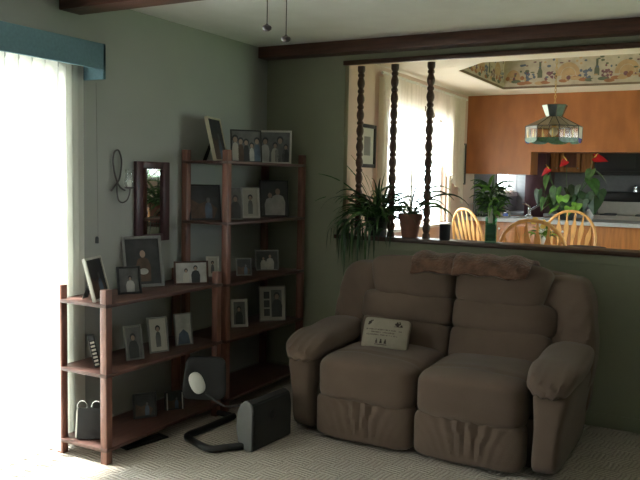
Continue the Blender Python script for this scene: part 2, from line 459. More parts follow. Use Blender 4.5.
# valance, vertical blinds
t = thing('window_valance', 'teal fabric-covered valance above the sliding glass door', 'valance', (XL, 2.0, 2.0))
mb = MB(); mb.box((-3.0, .85, 2.055), (-2.98, 3.014, 2.19), .004); mb.build('fascia', 'teal', t, world=True)
for y in (.86, 3.004):
    mb = MB(); mb.box((XL+.001, y-.01, 2.004), (-2.98, y+.01, 2.19), .004); mb.build('end_board', 'teal', t, world=True)
mb = MB(); mb.box((XL+.001, .87, 2.17), (-3.0, 2.994, 2.185)); mb.build('top_board', 'teal', t, world=True)
t = thing('vertical_blinds', 'white vertical blinds with open slats in front of the sliding glass door', 'blinds', (-3.09, 2.0, .03))
mb = MB(); mb.box((-3.115, .9, 2.11), (-3.065, 2.98, 2.15), .004); mb.build('head_rail', 'vinyl_frame', t, world=True)
def slat(y, ang, w=.089, z0=.03, xc=-3.088):
    mb = MB(); a = R(ang); dx, dy = cos(a), sin(a); nx, ny = -dy, dx
    def f(u, v):
        s_ = (u-.5)*w; bow = .006*(1-(2*u-1)**2)
        return (xc+dx*s_+nx*bow, y+dy*s_+ny*bow, z0+v*2.08)
    mb.grid(4, 1, f); o = mb.build('slat', 'blind', t, world=True)
y = 1.06
while y < 2.76:
    slat(y, 2); y += .08
for y, a in ((2.86, 86), (2.905, 87), (2.945, 88)): slat(y, a, .08, xc=-3.119)
mb = MB(); mb.tube([(-3.10, 3.06, 2.0), (-3.10, 3.065, 1.6), (-3.10, 3.07, 1.14)], .0013, 5)
mb.build('pull_cord', 'frame_pewter', t, world=True)
mb = MB(); mb.lathe([(0, -.02), (.010, -.018), (.010, .012), (.004, .02), (0, .02)], at(97, 240, X=-3.10), 8); mb.build('cord_weight', 'black', t, world=True)

# ceiling fan above the picture, its two chains hang into it
t = thing('ceiling_fan', 'ceiling fan whose two dark pull chains hang into view at top', 'ceiling fan', (-1.33, 2.1, ZC))
mb = MB(); mb.lathe([(0, 0), (.07, 0), (.07, -.03), (.02, -.05), (.02, -.1), (.10, -.11), (.11, -.2), (.06, -.235), (0, -.24)], (-1.33, 2.1, ZC), 24); mb.build('motor_housing', 'brass', t, world=True)
for k in range(5):
    a = 2*pi*k/5+.3
    mb = MB(); mb.box((.10, -.02, -.165), (.2, .02, -.155)); mb.build('blade_bracket', 'brass', t)
    t.children[-1].rotation_euler.z = a
    mb = MB(); mb.box((.18, -.065, -.168), (.62, .065, -.16), .003); mb.build('fan_blade', 'mahogany', t); t.children[-1].rotation_euler.z = a
for (px, py, yy) in ((267, 27, 2.1), (286, 38, 2.12)):
    p = at(px, py, Y=yy)
    mb = MB(); mb.tube([(p.x, p.y, ZC-.2), (p.x, p.y, p.z)], .0016, 5, cap=True); c = mb.build('pull_chain', 'iron', t, world=True)
    mb = MB(); mb.lathe([(0, -.011), (.008, -.0105), (.014, -.006), (.0155, .0), (.013, .005), (.006, .008), (.002, .013), (0, .013)], (p.x, p.y, p.z-.002), 12); mb.build('finial', 'iron', c, world=True)

# ============================================================= SHELVES
XBk, XFr = -3.095, -2.775
def shelf_unit(label, ys, ptop, zs, ydepth):
    y0, y1 = ys
    t = thing('shelf_unit', label, 'shelf', ((XBk+XFr)/2, (y0+y1)/2, 0), group=None)
    for x in (XFr, XBk):
        for y in (y0, y1):
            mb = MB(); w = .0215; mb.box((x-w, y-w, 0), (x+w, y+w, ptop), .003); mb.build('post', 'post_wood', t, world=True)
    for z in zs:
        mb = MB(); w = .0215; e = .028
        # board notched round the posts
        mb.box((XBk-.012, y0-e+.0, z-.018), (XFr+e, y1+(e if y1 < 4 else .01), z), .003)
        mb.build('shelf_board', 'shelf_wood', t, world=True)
    return t
ZL = (.085, .475, .838); ZT = (.085, .465, .825, 1.213, 1.597)
shelf_unit('low reddish-brown wooden shelf unit with three shelves beside the window door', (2.80, 3.74), .912, ZL, 0)
shelf_unit('tall reddish-brown wooden shelf unit with five shelves in the room corner', (3.835, 4.765), 1.665, ZT, 0)

# ------------------------------------------------------------- picture frames
def ellipse(mb, c, rx, rz, mi, y=-.0005, n=14):
    mb.poly([(c[0]+cos(2*pi*k/n)*rx, y, c[1]+sin(2*pi*k/n)*rz) for k in range(n)], mi)
def person_shape(mb, x, z0, h, body, head=2, hair=1, y=-.0006, wide=.30):
    """a small figure in a photograph: shoulders, head, hair (flat print)"""
    w = h*wide; hz = z0+h*.84; r = h*.13
    mb.poly([(x-w*.5, y, z0), (x+w*.5, y, z0), (x+w*.55, y, z0+h*.45), (x+w*.38, y, z0+h*.66), (x+w*.1, y, z0+h*.72), (x-w*.1, y, z0+h*.72), (x-w*.38, y, z0+h*.66), (x-w*.55, y, z0+h*.45)], body)
    ellipse(mb, (x, hz+r*.22), r*.98, r*1.12, hair, y-.0002); ellipse(mb, (x, hz-r*.15), r*.66, r*.86, head, y-.0004)
PM = ['ph_mid', 'ph_dark', 'ph_skin', 'ph_brown', 'ph_light', 'ph_blue', 'ph_green', 'mat_cream']
def picture(kind, w, h):
    """photo print in plane y=0 facing -y; x in +-w/2, z in 0..h"""
    mb = MB(); bg = {'couple_bw': 4, 'group': 0, 'girls': 0, 'portrait': 1, 'couple_dark': 1, 'child': 0, 'baby': 4, 'man': 7, 'wedding': 5, 'lady': 0, 'dark': 1, 'collage': 7, 'house': 4}[kind]
    mb.poly([(-w/2, 0, 0), (w/2, 0, 0), (w/2, 0, h), (-w/2, 0, h)], bg)
    if kind == 'group':
        for i, (b, hh) in enumerate(((7, .86), (3, .78), (1, .74), (4, .62), (5, .8))): person_shape(mb, -w*.38+i*w*.19, 0, h*hh, b, wide=.24)
    elif kind == 'girls':
        for x, b, hh in ((-.26, 4, .82), (.05, 7, .66), (.2, 0, .86), (.38, 1, .6)): person_shape(mb, x*w, 0, h*hh, b, wide=.34)
    elif kind in ('couple_bw', 'couple_dark', 'wedding'):
        person_shape(mb, -w*.17, 0, h*.72, 4 if kind != 'couple_bw' else 7, wide=.42); person_shape(mb, w*.14, 0, h*.86, 1 if kind != 'couple_dark' else 4, wide=.48)
    elif kind == 'portrait': person_shape(mb, 0, h*.06, h*.74, 3, wide=.42); ellipse(mb, (0, h*.28), w*.14, h*.07, 4, -.002)
    elif kind == 'child': person_shape(mb, w*.05, 0, h*.68, 4, wide=.5)
    elif kind == 'man': person_shape(mb, 0, h*.08, h*.74, 0, wide=.24)
    elif kind == 'lady': person_shape(mb, -w*.03, 0, h*.8, 1, wide=.4)
    elif kind == 'baby': person_shape(mb, w*.05, 0, h*.6, 5, wide=.5)
    elif kind == 'dark':
        mb.poly([(x_*w, -.001, z_*h) for x_, z_ in ((-.5, 0), (.3, 0), (.45, .3), (.1, .55), (-.2, .45), (-.5, .6))], 3); person_shape(mb, w*.12, 0, h*.7, 5, head=0, wide=.3, y=-.002)
    elif kind == 'collage':
        for k in range(3): mb.poly([(x_, -.0005, z_) for x_, z_ in ((-w*.38, h*(.1+.28*k)), (-w*.12, h*(.1+.28*k)), (-w*.12, h*(.33+.28*k)), (-w*.38, h*(.33+.28*k)))], 1)
        mb.poly([(x_, -.0005, z_) for x_, z_ in ((-w*.05, h*.06), (w*.42, h*.06), (w*.42, h*.94), (-w*.05, h*.94))], 0); person_shape(mb, w*.2, h*.06, h*.8, 1, wide=.4, y=-.0012)
    elif kind == 'house':
        mb.poly([(-w*.4, -.0005, 0), (w*.4, -.0005, 0), (w*.3, -.0005, h*.35), (0, -.0005, h*.5), (-w*.3, -.0005, h*.35)], 5)
    return mb
def frame(label, x0, x1, y0, y1, zs, kind, fm='frame_black', yaw=None, tilt=10, bw=.012, mat_w=0, th=.014, Xf=None, group='framed photos on the shelves', w=None, glass=False, lean=False):
    """standing photo frame; pixel box (x0..x1, y0..y1), standing on height zs. yaw: direction it faces, degrees from +X"""
    xc = (x0+x1)/2
    p = at(xc, y1, z=zs) if Xf is None else at(xc, y1, X=Xf)
    p = Vector((p.x, p.y, zs+.001)); d = depth(p)
    if yaw is None: yaw = math.degrees(math.atan2(-p.y, -p.x)) + 14   # facing the middle of the room
    hx = Vector((-sin(R(yaw)), cos(R(yaw)), 0))                   # horizontal direction of the frame
    W = w or (x1-x0)*d/F/max(.25, abs(hx.dot(CR)))
    Hh = (y1-y0)*d/F/cos(R(tilt))*1.01
    t = thing('picture_frame', label, 'picture frame', p, R(yaw)+pi/2, group)
    Tm = rot('X', -tilt)
    mb = MB(); b = bw
    for a, c in (((-W/2, 0, 0), (-W/2+b, th, Hh)), ((W/2-b, 0, 0), (W/2, th, Hh)), ((-W/2+b, 0, 0), (W/2-b, th, b)), ((-W/2+b, 0, Hh-b), (W/2-b, th, Hh))): mb.box(a, c, min(.002, b*.2), Mx=Tm)
    mb.box((-W/2+b*.6, th*.6, b*.6), (W/2-b*.6, th*.9, Hh-b*.6), Mx=Tm)
    mb.build('frame_border', fm, t)
    if mat_w:
        mb = MB(); q = mat_w
        for a, c in (((-W/2+b, .0035, b), (-W/2+b+q, .006, Hh-b)), ((W/2-b-q, .0035, b), (W/2-b, .006, Hh-b)), ((-W/2+b+q, .0035, b), (W/2-b-q, .006, b+q)), ((-W/2+b+q, .0035, Hh-b-q), (W/2-b-q, .006, Hh-b))): mb.box(a, c, Mx=Tm)
        mb.build('photo_mount', 'mat_cream', t)
    iw, ih = W-2*b-2*mat_w, Hh-2*b-2*mat_w
    mb = picture(kind, iw, ih)
    for v in mb.bm.verts: v.co = Tm @ Vector((v.co.x, v.co.y+.007, v.co.z+b+mat_w))
    mb.build('photo_print', PM, t)
    # easel leg behind, down to the shelf
    mb = MB(); top = Tm @ Vector((0, th, Hh*.62)); foot = Vector((0, max(.02, top.y+Hh*.22), .002)); ew = min(.03, W*.2)
    mb.prism([(-ew*.6, top.y, top.z), (ew*.6, top.y, top.z), (ew, foot.y, foot.z), (-ew, foot.y, foot.z)], (0, .003, .0015)); mb.build('easel_leg', 'black_matte', t)
    return t
f_ = frame
# top of the tall unit
f_('tall pale-edged photo frame at the left end of the tall unit\'s top shelf', 212, 234, 119, 162, ZT[4], 'dark', 'frame_gold', yaw=16, tilt=13, w=.24, bw=.012, th=.022, Xf=-2.94)
f_('wide black-framed group photo on the top shelf of the tall unit', 232, 262, 129, 161, ZT[4], 'group', 'frame_black', Xf=-2.86, bw=.008)
f_('white-framed photo of girls, right end of the tall unit\'s top shelf', 255, 291, 130, 163, ZT[4], 'girls', 'frame_white', Xf=-2.93, bw=.013, yaw=-62, tilt=8)
# second shelf
f_('large dark picture lying back at the left of the tall unit\'s second shelf', 191, 221, 186, 221, ZT[3], 'dark', 'frame_black', Xf=-3.0, tilt=14)
f_('narrow dark frame just left of the white-framed one, second shelf', 230, 243, 189, 220, ZT[3], 'lady', 'frame_pewter', Xf=-2.90, bw=.008)
f_('small white-framed photo on the second shelf of the tall unit', 242, 260, 188, 218, ZT[3], 'man', 'frame_white', Xf=-2.93, bw=.016)
f_('large black-framed photo of a couple, right side of second shelf', 261, 289, 181, 217, ZT[3], 'couple_dark', 'frame_black', Xf=-2.92, bw=.012)
# third shelf
f_('small pale photo frame behind the left post of the third shelf', 207, 219, 252, 272, ZT[2], 'man', 'frame_white', Xf=-3.04, bw=.012, tilt=6)
f_('small dark frame with chrome side, left of the oval-cornered photo', 237, 252, 258, 275, ZT[2], 'dark', 'frame_pewter', Xf=-2.90, bw=.006)
f_('wide grey photo frame on the third shelf of the tall unit', 256, 279, 250, 270, ZT[2], 'couple_dark', 'frame_pewter', Xf=-2.93, bw=.008)
# fourth shelf
f_('cream-matted narrow frame on the fourth shelf of the tall unit', 232, 248, 300, 327, ZT[1], 'lady', 'frame_white', Xf=-2.93, bw=.018)
f_('large silver frame with several photos, fourth shelf of the tall unit', 260, 286, 290, 324, ZT[1], 'collage', 'frame_pewter', Xf=-2.86, bw=.007, mat_w=.008)
# low unit, top
f_('white-edged frame turned sideways at the window end of the low shelf top', 93, 115, 258, 300, ZL[2], 'dark', 'frame_white', yaw=20, tilt=15, w=.19, th=.018, Xf=-2.88)
f_('largest dark frame with a seated portrait on the low shelf top', 125, 166, 238, 288, ZL[2], 'portrait', 'frame_pewter', Xf=-3.01, bw=.018, yaw=-27, tilt=13, w=.245)
f_('small black-framed photo in front of the large seated portrait', 119, 142, 267, 294, ZL[2], 'child', 'frame_black', Xf=-2.90, bw=.012, yaw=-28, tilt=12, w=.135)
f_('brown landscape frame with a black-and-white couple on the low shelf top', 176, 208, 261, 284, ZL[2], 'couple_bw', 'frame_brown', Xf=-2.86, bw=.011)
# low unit, middle shelf
f_('silver frame nearest the window on the middle shelf of the low unit', 126, 146, 329, 362, ZL[1], 'lady', 'frame_pewter', Xf=-2.85, bw=.010, yaw=-22, tilt=14, w=.105)
f_('silver frame with a standing figure, middle of the three on the middle shelf', 149, 171, 321, 355, ZL[1], 'man', 'frame_pewter', Xf=-2.86, bw=.009, mat_w=.009, yaw=-24, tilt=12, w=.12)
f_('pale bluish frame at the right of the three on the middle shelf', 175, 195, 315, 346, ZL[1], 'house', 'frame_pewter', Xf=-2.86, bw=.007, yaw=-26, tilt=11, w=.115)
# bottom shelf
f_('dim clear frame standing on the bottom shelf behind the near post', 135, 156, 394, 418, ZL[0], 'dark', 'dark_grey', Xf=-2.93, bw=.014)
f_('small landscape frame with two chrome side bars on the bottom shelf', 166, 184, 391, 409, ZL[0], 'dark', 'dark_grey', Xf=-2.89, bw=.006)
fr = COL.objects[-1]
root = [o for o in COL.objects if o.get('label', '').startswith('small landscape frame with two chrome')][0]
Wc = .085
for sx in (-1, 1):
    mb = MB(); mb.tube([(sx*Wc*.55, -.004, .0), (sx*Wc*.55, .012, .10)], .0035, 8); mb.build('side_bar', 'white', root)

# album with white marks on the spine, and ring binder
p = at(98, 366, X=-2.90)
t = thing('photo_album', 'dark album with white-patterned spine leaning on the middle shelf', 'album', (p.x, p.y, ZL[1]+.002), R(48))
mb = MB(); mb.box((-.018, 0, 0), (.016, .15, .150), .004, Mx=rot('Y', -12)); mb.build('cover', 'black_matte', t)
mb = MB()
for k in range(7): mb.box((-.012, -.0015, .012+k*.020), (.010, .001, .022+k*.020), Mx=rot('Y', -12))
mb.build('spine_pattern', 'off_white', t)
p = at(88, 438, X=-2.93)
t = thing('ring_binder', 'dark ring-bound book with two silver rings on the bottom shelf', 'binder', (p.x, p.y+.01, ZL[0]+.004), R(-62))
mb = MB(); Sm = rot('Y', -9)
mb.box((-.030, -.083, .004), (-.014, .055, .150), .002, Mx=Sm); mb.build('page', 'white', t)
mb = MB(); mb.box((-.012, -.068, .002), (.006, .068, .165), .003, Mx=Sm); mb.build('cover', 'black_matte', t)
for yy in (-.048, .030):
    mb = MB(); mb.tube([Sm @ Vector((.006*cos(a)-.006, yy+.028*cos(a), .172+.030*sin(a))) for a in [2*pi*k/20 for k in range(21)]], .003, 6, cap=False); mb.build('ring', 'chrome', t)

# flat black slab with raised bars, laid on the carpet by the low unit
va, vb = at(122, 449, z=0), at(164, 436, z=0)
t = thing('black_floor_slab', 'flat black floor vent on the carpet along the low shelf unit', 'floor vent', ((va.x+vb.x)/2, (va.y+vb.y)/2, 0), math.atan2((vb-va).y, (vb-va).x))
mb = MB(); L_ = (vb-va).length/2; mb.box((-L_, -.045, .001), (L_, .045, .008), .002); mb.build('slab_base', 'black_matte', t)
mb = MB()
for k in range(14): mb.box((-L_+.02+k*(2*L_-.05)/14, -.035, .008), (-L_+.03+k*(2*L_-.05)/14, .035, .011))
mb.build('slab_bars', 'black', t)

# ============================================================= LEFT WALL ORNAMENTS
a = at(136, 161, X=-3.11); b = at(169, 240, X=-3.11)
t = thing('wall_mirror', 'narrow dark mahogany framed mirror on the left wall', 'mirror', (XL, (a.y+b.y)/2, b.z))
mb = MB(); y0, y1, z0, z1 = a.y, b.y, b.z, a.z; bw = .06
for q0, q1 in (((y0, z0), (y0+bw, z1)), ((y1-bw, z0), (y1, z1)), ((y0+bw, z0), (y1-bw, z0+bw*.75)), ((y0+bw, z1-bw*.75), (y1-bw, z1))):
    mb.box((XL+.001, q0[0], q0[1]), (XL+.026, q1[0], q1[1]), .005)
mb.build('mirror_frame', 'mahogany', t, world=True)
mb = MB(); mb.box((XL+.004, y0+bw-.003, z0+bw*.7), (XL+.010, y1-bw+.003, z1-bw*.7)); mb.build('mirror_glass', 'mirror', t, world=True)

t = thing('candle_sconce', 'looped wrought-iron wall sconce with a clear glass cup left of the mirror', 'wall sconce', (XL, 3.27, 1.35))
def wp(px, py, X=-3.115): return at(px, py, X=X)
pts = [wp(111, 191), wp(114, 187), wp(119, 180), wp(121, 170), wp(121.5, 160), wp(119.5, 152), wp(117, 150), wp(114, 153), wp(113, 160), wp(114, 170), wp(116.5, 180), wp(120, 187), wp(125, 190.5)]
def smooth(pts, n=4):
    out = []
    for i in range(len(pts)-1):
        p0, p1, p2, p3 = pts[max(i-1, 0)], pts[i], pts[i+1], pts[min(i+2, len(pts)-1)]
        for k in range(n):
            t_ = k/n; out.append(.5*((2*p1)+(-p0+p2)*t_+(2*p0-5*p1+4*p2-p3)*t_**2+(-p0+3*p1-3*p2+p3)*t_**3))
    return out+[pts[-1]]
mb = MB(); mb.tube(smooth(pts), .005, 6); mb.build('scroll', 'iron', t, world=True)
pts = [wp(117, 182), wp(117, 192), wp(118.5, 200, -3.10), wp(122.5, 202.5, -3.07), wp(127, 200, -3.05), wp(129.5, 194, -3.04), wp(130, 189, -3.04)]
mb = MB(); mb.tube(smooth(pts), .0045, 6); mb.build('arm', 'iron', t, world=True)
c = at(129.5, 188, X=-3.04)
mb = MB(); mb.lathe([(0, -.004), (.018, -.004), (.028, .002), (.03, .006), (.0, .006)], c, 16); mb.build('dish', 'iron', t, world=True)
mb = MB(); mb.lathe([(.020, .006), (.029, .02), (.030, .045), (.024, .065), (.021, .085), (.026, .105)], c, 18); mb.build('glass_cup', 'clear_glass', t, world=True)
mb = MB(); mb.lathe([(0, .006), (.012, .006), (.012, .045), (0, .047)], c, 12); mb.build('candle', 'white', t, world=True)
# ============================================================= LOVESEAT
sf = thing('loveseat', 'brown microfibre reclining loveseat with puffy arms below the opening', 'sofa', (-1.455, 3.73, 0))
def nz(v, s=3.0): return noise.noise(Vector(v)*s)
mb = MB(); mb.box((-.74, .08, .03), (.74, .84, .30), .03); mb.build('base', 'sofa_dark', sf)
for sx in (-1, 1):
    # arm body, widening to the top like a mushroom
    def fa(u, w, sx=sx):
        k = .74 + .28*max(0, min(1, (u.z+.1)/.9))**1.3
        return Vector((w.x*k + sx*.012*u.z, w.y, w.z + .008*nz(w+Vector((sx, 0, 0)), 5)))
    mb = MB(); mb.cushion((sx*.708, .42, .255), (.100, .420, .235), 7, 16, fn=fa); mb.build('arm', 'sofa', sf)
    def fp(u, w, sx=sx):
        q = Vector(w)
        fr_ = max(0, -u.y-.35)/.65                     # drooping front end
        q.z -= .050*fr_**1.5
        q.z += .03*max(0, u.y)
        q.x += sx*.01*u.z
        wr = .010*sin(u.x*17+2*nz(u, 2))*max(0, -u.y-.3)**1.0*(1 if u.z < .6 else .4)
        q += Vector((0, -abs(wr)*1.0, wr)) + Vector((0, 0, .010*nz(q, 6)))
        return q
    mb = MB(); mb.cushion((sx*.708, .34, .525), (.136, .385, .068), 3.0, 26, fn=fp); mb.build('armrest_pad', 'sofa', sf)
for sx in (-1, 1):
    def fs(u, w, sx=sx):
        q = Vector(w); q.z += .022*(1-u.x*u.x)*(1 if u.z > 0 else 0) - .035*max(0, u.y)*0
        q.y -= .018*(1-u.x**2)*max(0, -u.y)
        q.z -= .02*max(0, -u.y-.5)*max(0, u.z)
        q.z += .010*nz(q+Vector((sx*3, 0, 0)), 5)
        # stitched seam across the cushion top
        if u.z > .3: q.z -= .012*math.exp(-((w.y+.13)/.018)**2)
        return q
    mb = MB(); mb.cushion((sx*.302, .285, .358), (.302, .31, .124), 6.5, 30, fn=fs); mb.build('seat_cushion', 'sofa', sf)
    def ff(u, w, sx=sx):
        q = Vector(w); q.y -= .02*(1-u.x**2)*max(0, -u.y)
        # gathered pleats spreading from the middle of the upper seam
        env = math.exp(-((u.x-.05)/.55)**2)*max(0, -u.y)
        q.y -= .013*env*sin((u.x-.05)*(34-12*u.z)+1.5*nz(u+Vector((sx, 0, 0)), 2.5))*(.6+.4*u.z)
        q.z += .004*nz(q, 7); return q
    mb = MB(); mb.cushion((sx*.302, .122, .145), (.300, .138, .128), 8, 44, fn=ff); mb.build('footrest', 'sofa', sf)
    # back: three stuffed bands, leaning back
    lean = rot('X', -14)
    def fb(amp, ph):
        def g(u, w, sx=sx):
            q = Vector(w); q.y -= .02*(1-u.x**2)*max(0, -u.y); q.z += .006*nz(q+Vector((sx*2, ph, 0)), 5)
            q.y += (.04 if ph == 2 else 0)*max(0, u.x*sx)**3
            q.y -= amp*sin(u.x*9+ph+2*nz(u, 2))*max(0, -u.y)*abs(u.z)
            return q
        return g
    mb = MB(); mb.cushion((sx*.300, .625, .510), (.300, .110, .125), 5.5, 20, Mx=lean, fn=fb(.003, 1)); mb.build('lower_back_cushion', 'sofa', sf)
    mb = MB(); mb.cushion((sx*.310, .668, .690), (.310, .108, .105), 5.0, 22, Mx=lean, fn=fb(.005, 2)); mb.build('lumbar_cushion', 'sofa', sf)
    def fh(u, w, sx=sx):
        q = Vector(w); out = u.x*sx
        q.z += .0
        if out > 0: q.x *= 1 - .26*out*max(0, -u.z*.5+.3)      # tapers in at the lower outer corner
        q.y -= .02*(1-u.x**2)*max(0, -u.y); q.z += .006*nz(q+Vector((sx, 4, 0)), 4)
        return q
    mb = MB(); mb.cushion((sx*.290, .708, .875), (.289, .112, .140), 4.3, 26, Mx=lean, fn=fh); mb.build('head_cushion', 'sofa', sf)
    # wing wrapping the outer side of the back
    def fw(u, w, sx=sx):
        q = Vector(w); out = u.x*sx
        q.x -= sx*.05*max(0, u.z)*max(0, out)
        q.y += .10*(1-abs(out))*0 + .06*(q.z/.4)
        q.y -= .03*max(0, out)
        if u.y < 0: q.y += .011*sin((u.z*1.2-u.x*sx*.8)*13+2*nz(u, 2))*(1-abs(u.z))
        q.x += .006*nz(q, 6)
        return q
    mb = MB(); mb.cushion((sx*.650, .765, .63), (.178, .135, .330), 4.4, 22, fn=fw); mb.build('wing', 'sofa', sf)
def fk(u, w):
    q = Vector(w); q.z -= .03*abs(u.x)**3*max(0, u.z); q.z -= .018*math.exp(-(u.x/.03)**2)*max(0, u.z); q.y += .05*(q.z/.45); return q
mb = MB(); mb.cushion((0, .825, .53), (.80, .075, .455), 7, 20, fn=fk); mb.build('back_panel', 'sofa', sf)

# throw over the back
def throw_fn(xa, xb, ph):
    def f(u, v):
        x = xa+(xb-xa)*u
        # path over the top of the back, front to rear
        L = [(.598, .935), (.606, .965), (.632, 1.000), (.68, 1.022), (.74, 1.032), (.81, 1.022), (.87, 1.005), (.912, .975)]
        s_ = v*(len(L)-1); i = min(int(s_), len(L)-2); k = s_-i
        y = L[i][0]*(1-k)+L[i+1][0]*k; z = L[i][1]*(1-k)+L[i+1][1]*k
        n_ = .016*nz((x*6, v*3, ph), 1.2)+.008*sin(x*38+v*5+ph)
        edge = .018*nz((x*5, ph, 2), 1)*(1-v)
        return (x+.01*nz((v*4, ph, x), 1), y-.5*n_-.022-(.012 if ph > 2 else 0), z+n_*.8+edge*.6+(.008 if ph > 2 else 0)-.006*(2*u-1)**2)
    return f
mb = MB(); mb.grid(40, 22, throw_fn(-.265, .045, 1)); mb.grid(40, 22, throw_fn(.01, .455, 4))
th = mb.build('throw_blanket', 'throw', smooth=80); th.location = (-1.455, 3.73, 0)
sd = th.modifiers.new('thickness', 'SOLIDIFY'); sd.thickness = .022; sd.offset = 1
tag(th, 'brown plush throw folded over the top of the loveseat back', 'blanket')

# lettered pillow
pc = at(386, 349, Y=4.10)
pil = thing('pillow', 'small cream pillow with dark embroidered lines of text on the left seat', 'pillow', (pc.x, 4.06, .478), R(3))
Pm = rot('X', -24); PW, PH = .145, .098
def fpl(u, w):
    q = Vector(w); q.y *= (1-.55*max(abs(u.x), abs(u.z))**3); return q
mb = MB(); mb.cushion((0, 0, 0), (PW, .042, PH), 11, 18, fn=fpl)
for v in mb.bm.verts: v.co = Pm @ (v.co+Vector((0, 0, PH)))
mb.build('cushion', 'pillow', pil)
def front_y(x, z):       # surface of the pillow front
    u = Vector((x/PW, -1, (z-PH)/PH)); L = (abs(u.x)**11+1+abs(u.z)**11)**(1/11)
    ux, uz = u.x/L, u.z/L; return -(.042/L)*(1-.55*max(abs(ux), abs(uz))**3)-.0012
def stitch(mb, x, z, w, h, mi=0):
    y = front_y(x, z)-.0008; mb.poly([Pm @ Vector(p) for p in ((x-w/2, y, z-h/2), (x+w/2, y, z-h/2), (x+w/2, y, z+h/2), (x-w/2, y, z+h/2))], mi)
def ring_txt(mb, x, z, r, mi=0, sq=1.0):
    y = front_y(x, z)-.0009; mb.poly([Pm @ Vector((x+cos(2*pi*k/9)*r, y, z+sin(2*pi*k/9)*r*sq)) for k in range(9)], mi)
mb = MB(); rnd = random.Random(3)
for (xa, xb, z) in ((-.118, .106, .118), (-.082, .060, .102), (-.112, .090, .086)):
    x = xa
    while x < xb:
        if rnd.random() < .13: x += .006; continue
        hh = rnd.choice((.0065, .0075, .0095)); stitch(mb, x, z, .0018, hh); stitch(mb, x+.002, z+rnd.choice((-.002, 0, .0025)), .0034, .0016)
        if rnd.random() < .6: stitch(mb, x+.0042, z, .0016, hh*.8)
        x += .0072
mb.build('embroidered_text', 'thread', pil)
for grp in (((-.100, .158, .010), (-.093, .168, .006), (-.107, .149, .006), (-.085, .173, .004)), ((.078, .156, .011), (.066, .160, .007), (.09, .165, .006), (.10, .152, .007), (.073, .170, .006), (.086, .175, .004))):
    mb = MB()
    for x, z, r in grp: ring_txt(mb, x, z, r)
    if grp[0][0] > 0: stitch(mb, .084, .145, .055, .003)
    mb.build('embroidered_motif', 'thread', pil)
mb = MB()
for x, r in ((-.040, .006), (-.012, .007), (.016, .007)):
    ring_txt(mb, x, .048, r); ring_txt(mb, x, .058, r*.7); stitch(mb, x, .040, r*2.2, .006)
stitch(mb, -.012, .030, .078, .0035)
mb.build('embroidered_motif', 'thread', pil)

# ============================================================= EXERCISE MACHINE on the carpet
bx = at(252, 452, z=0)
em = thing('exercise_machine', 'dark grey exercise machine with light curved side and black tubular floor frame', 'exercise machine', (bx.x, bx.y, 0), R(86))
# local: x along the long dark side (to the back right), y to the left
def side_prof(): return [(.0, 0.0), (.155, 0.0), (.165, .10), (.150, .20), (.11, .265), (.055, .28), (.012, .262), (.0, .20), (-.012, .10)]
mb = MB(); LN = .36
mb.prism([(.0, y_-.01, z_) for y_, z_ in [(.0, 0), (.11, 0), (.120, .10), (.112, .20), (.085, .255), (.05, .275), (.012, .258), (.0, .20)]], (LN, 0, .0), bevel=.008)
mb.build('housing', 'dark_grey', em)
mb = MB(); mb.prism([(-.012, y_-.012, z_) for y_, z_ in [(.004, .0), (.055, 0), (.106, .05), (.118, .12), (.110, .21), (.086, .258), (.05, .282), (.02, .272), (.004, .24)]], (.014, 0, 0), bevel=.004); mb.build('side_panel', 'grey_plastic', em)
mb = MB(); mb.lathe([(0, 0), (.026, 0), (.028, .003), (.020, .006), (0, .006)], (.17, -.010, .17), 20, Mx=rot('X', 90)); mb.build('round_badge', 'black_plastic', em)
c1, c2, c3, c4 = at(243, 446, z=.022), at(210, 449, z=.022), at(187, 436, z=.022), at(234, 416, z=.022)
mb = MB(); mb.tube(smooth([c1, c1*.5+c2*.5, c2, (c2+c3)/2+Vector((-.01, -.01, 0)), c3, c3*.7+c4*.3, c3*.3+c4*.7, c4], 5), .020, 10); mb.build('floor_frame', 'black_plastic', em, world=True)
pf = at(197, 383, Y=3.24)
mb = MB(); ax = (EYE-pf).normalized(); q = ax.to_track_quat('Z', 'Y').to_matrix().to_4x4()
up_ang = rot('Z', 24)
mb.cushion(pf, (.040, .062, .022), 2.3, 12, Mx=q @ up_ang); mb.build('pedal_pad', 'pale_plastic', em, world=True)
pe = at(206, 394, Y=3.245); e2 = at(222, 405, Y=3.28); e3 = at(243, 405, z=.235)
mb = MB(); mb.tube(smooth([pe, e2, (e2+e3)/2+Vector((0, 0, -.008)), e3], 5), .006, 8); mb.build('curved_stalk', 'dark_grey', em, world=True)
# square back pad on its grey post
pp = at(205, 378, Y=3.42); ax = (EYE-pp); ax.z = .25; q = ax.normalized().to_track_quat('Z', 'Y').to_matrix().to_4x4()
mb = MB(); mb.cushion(pp, (.122, .125, .026), 6, 14, Mx=q @ rot('Z', -3), fn=lambda u, w: Vector((w.x*(1-.06*u.y), w.y, w.z-.008*(1-u.x**2)*(1-u.y**2)*(u.z > 0)))); mb.build('back_pad', 'black_plastic', em, world=True)
mb = MB(); pb = at(214, 412, z=.02); mb.box((pb.x-.018, pb.y-.012, .03), (pb.x+.018, pb.y+.012, .30), .004); mb.build('support_post', 'grey_plastic', em, world=True)
mb = MB(); mb.tube([c4, Vector((pb.x, pb.y, .022))], .018, 8); mb.build('rear_bar', 'black_plastic', em, world=True)

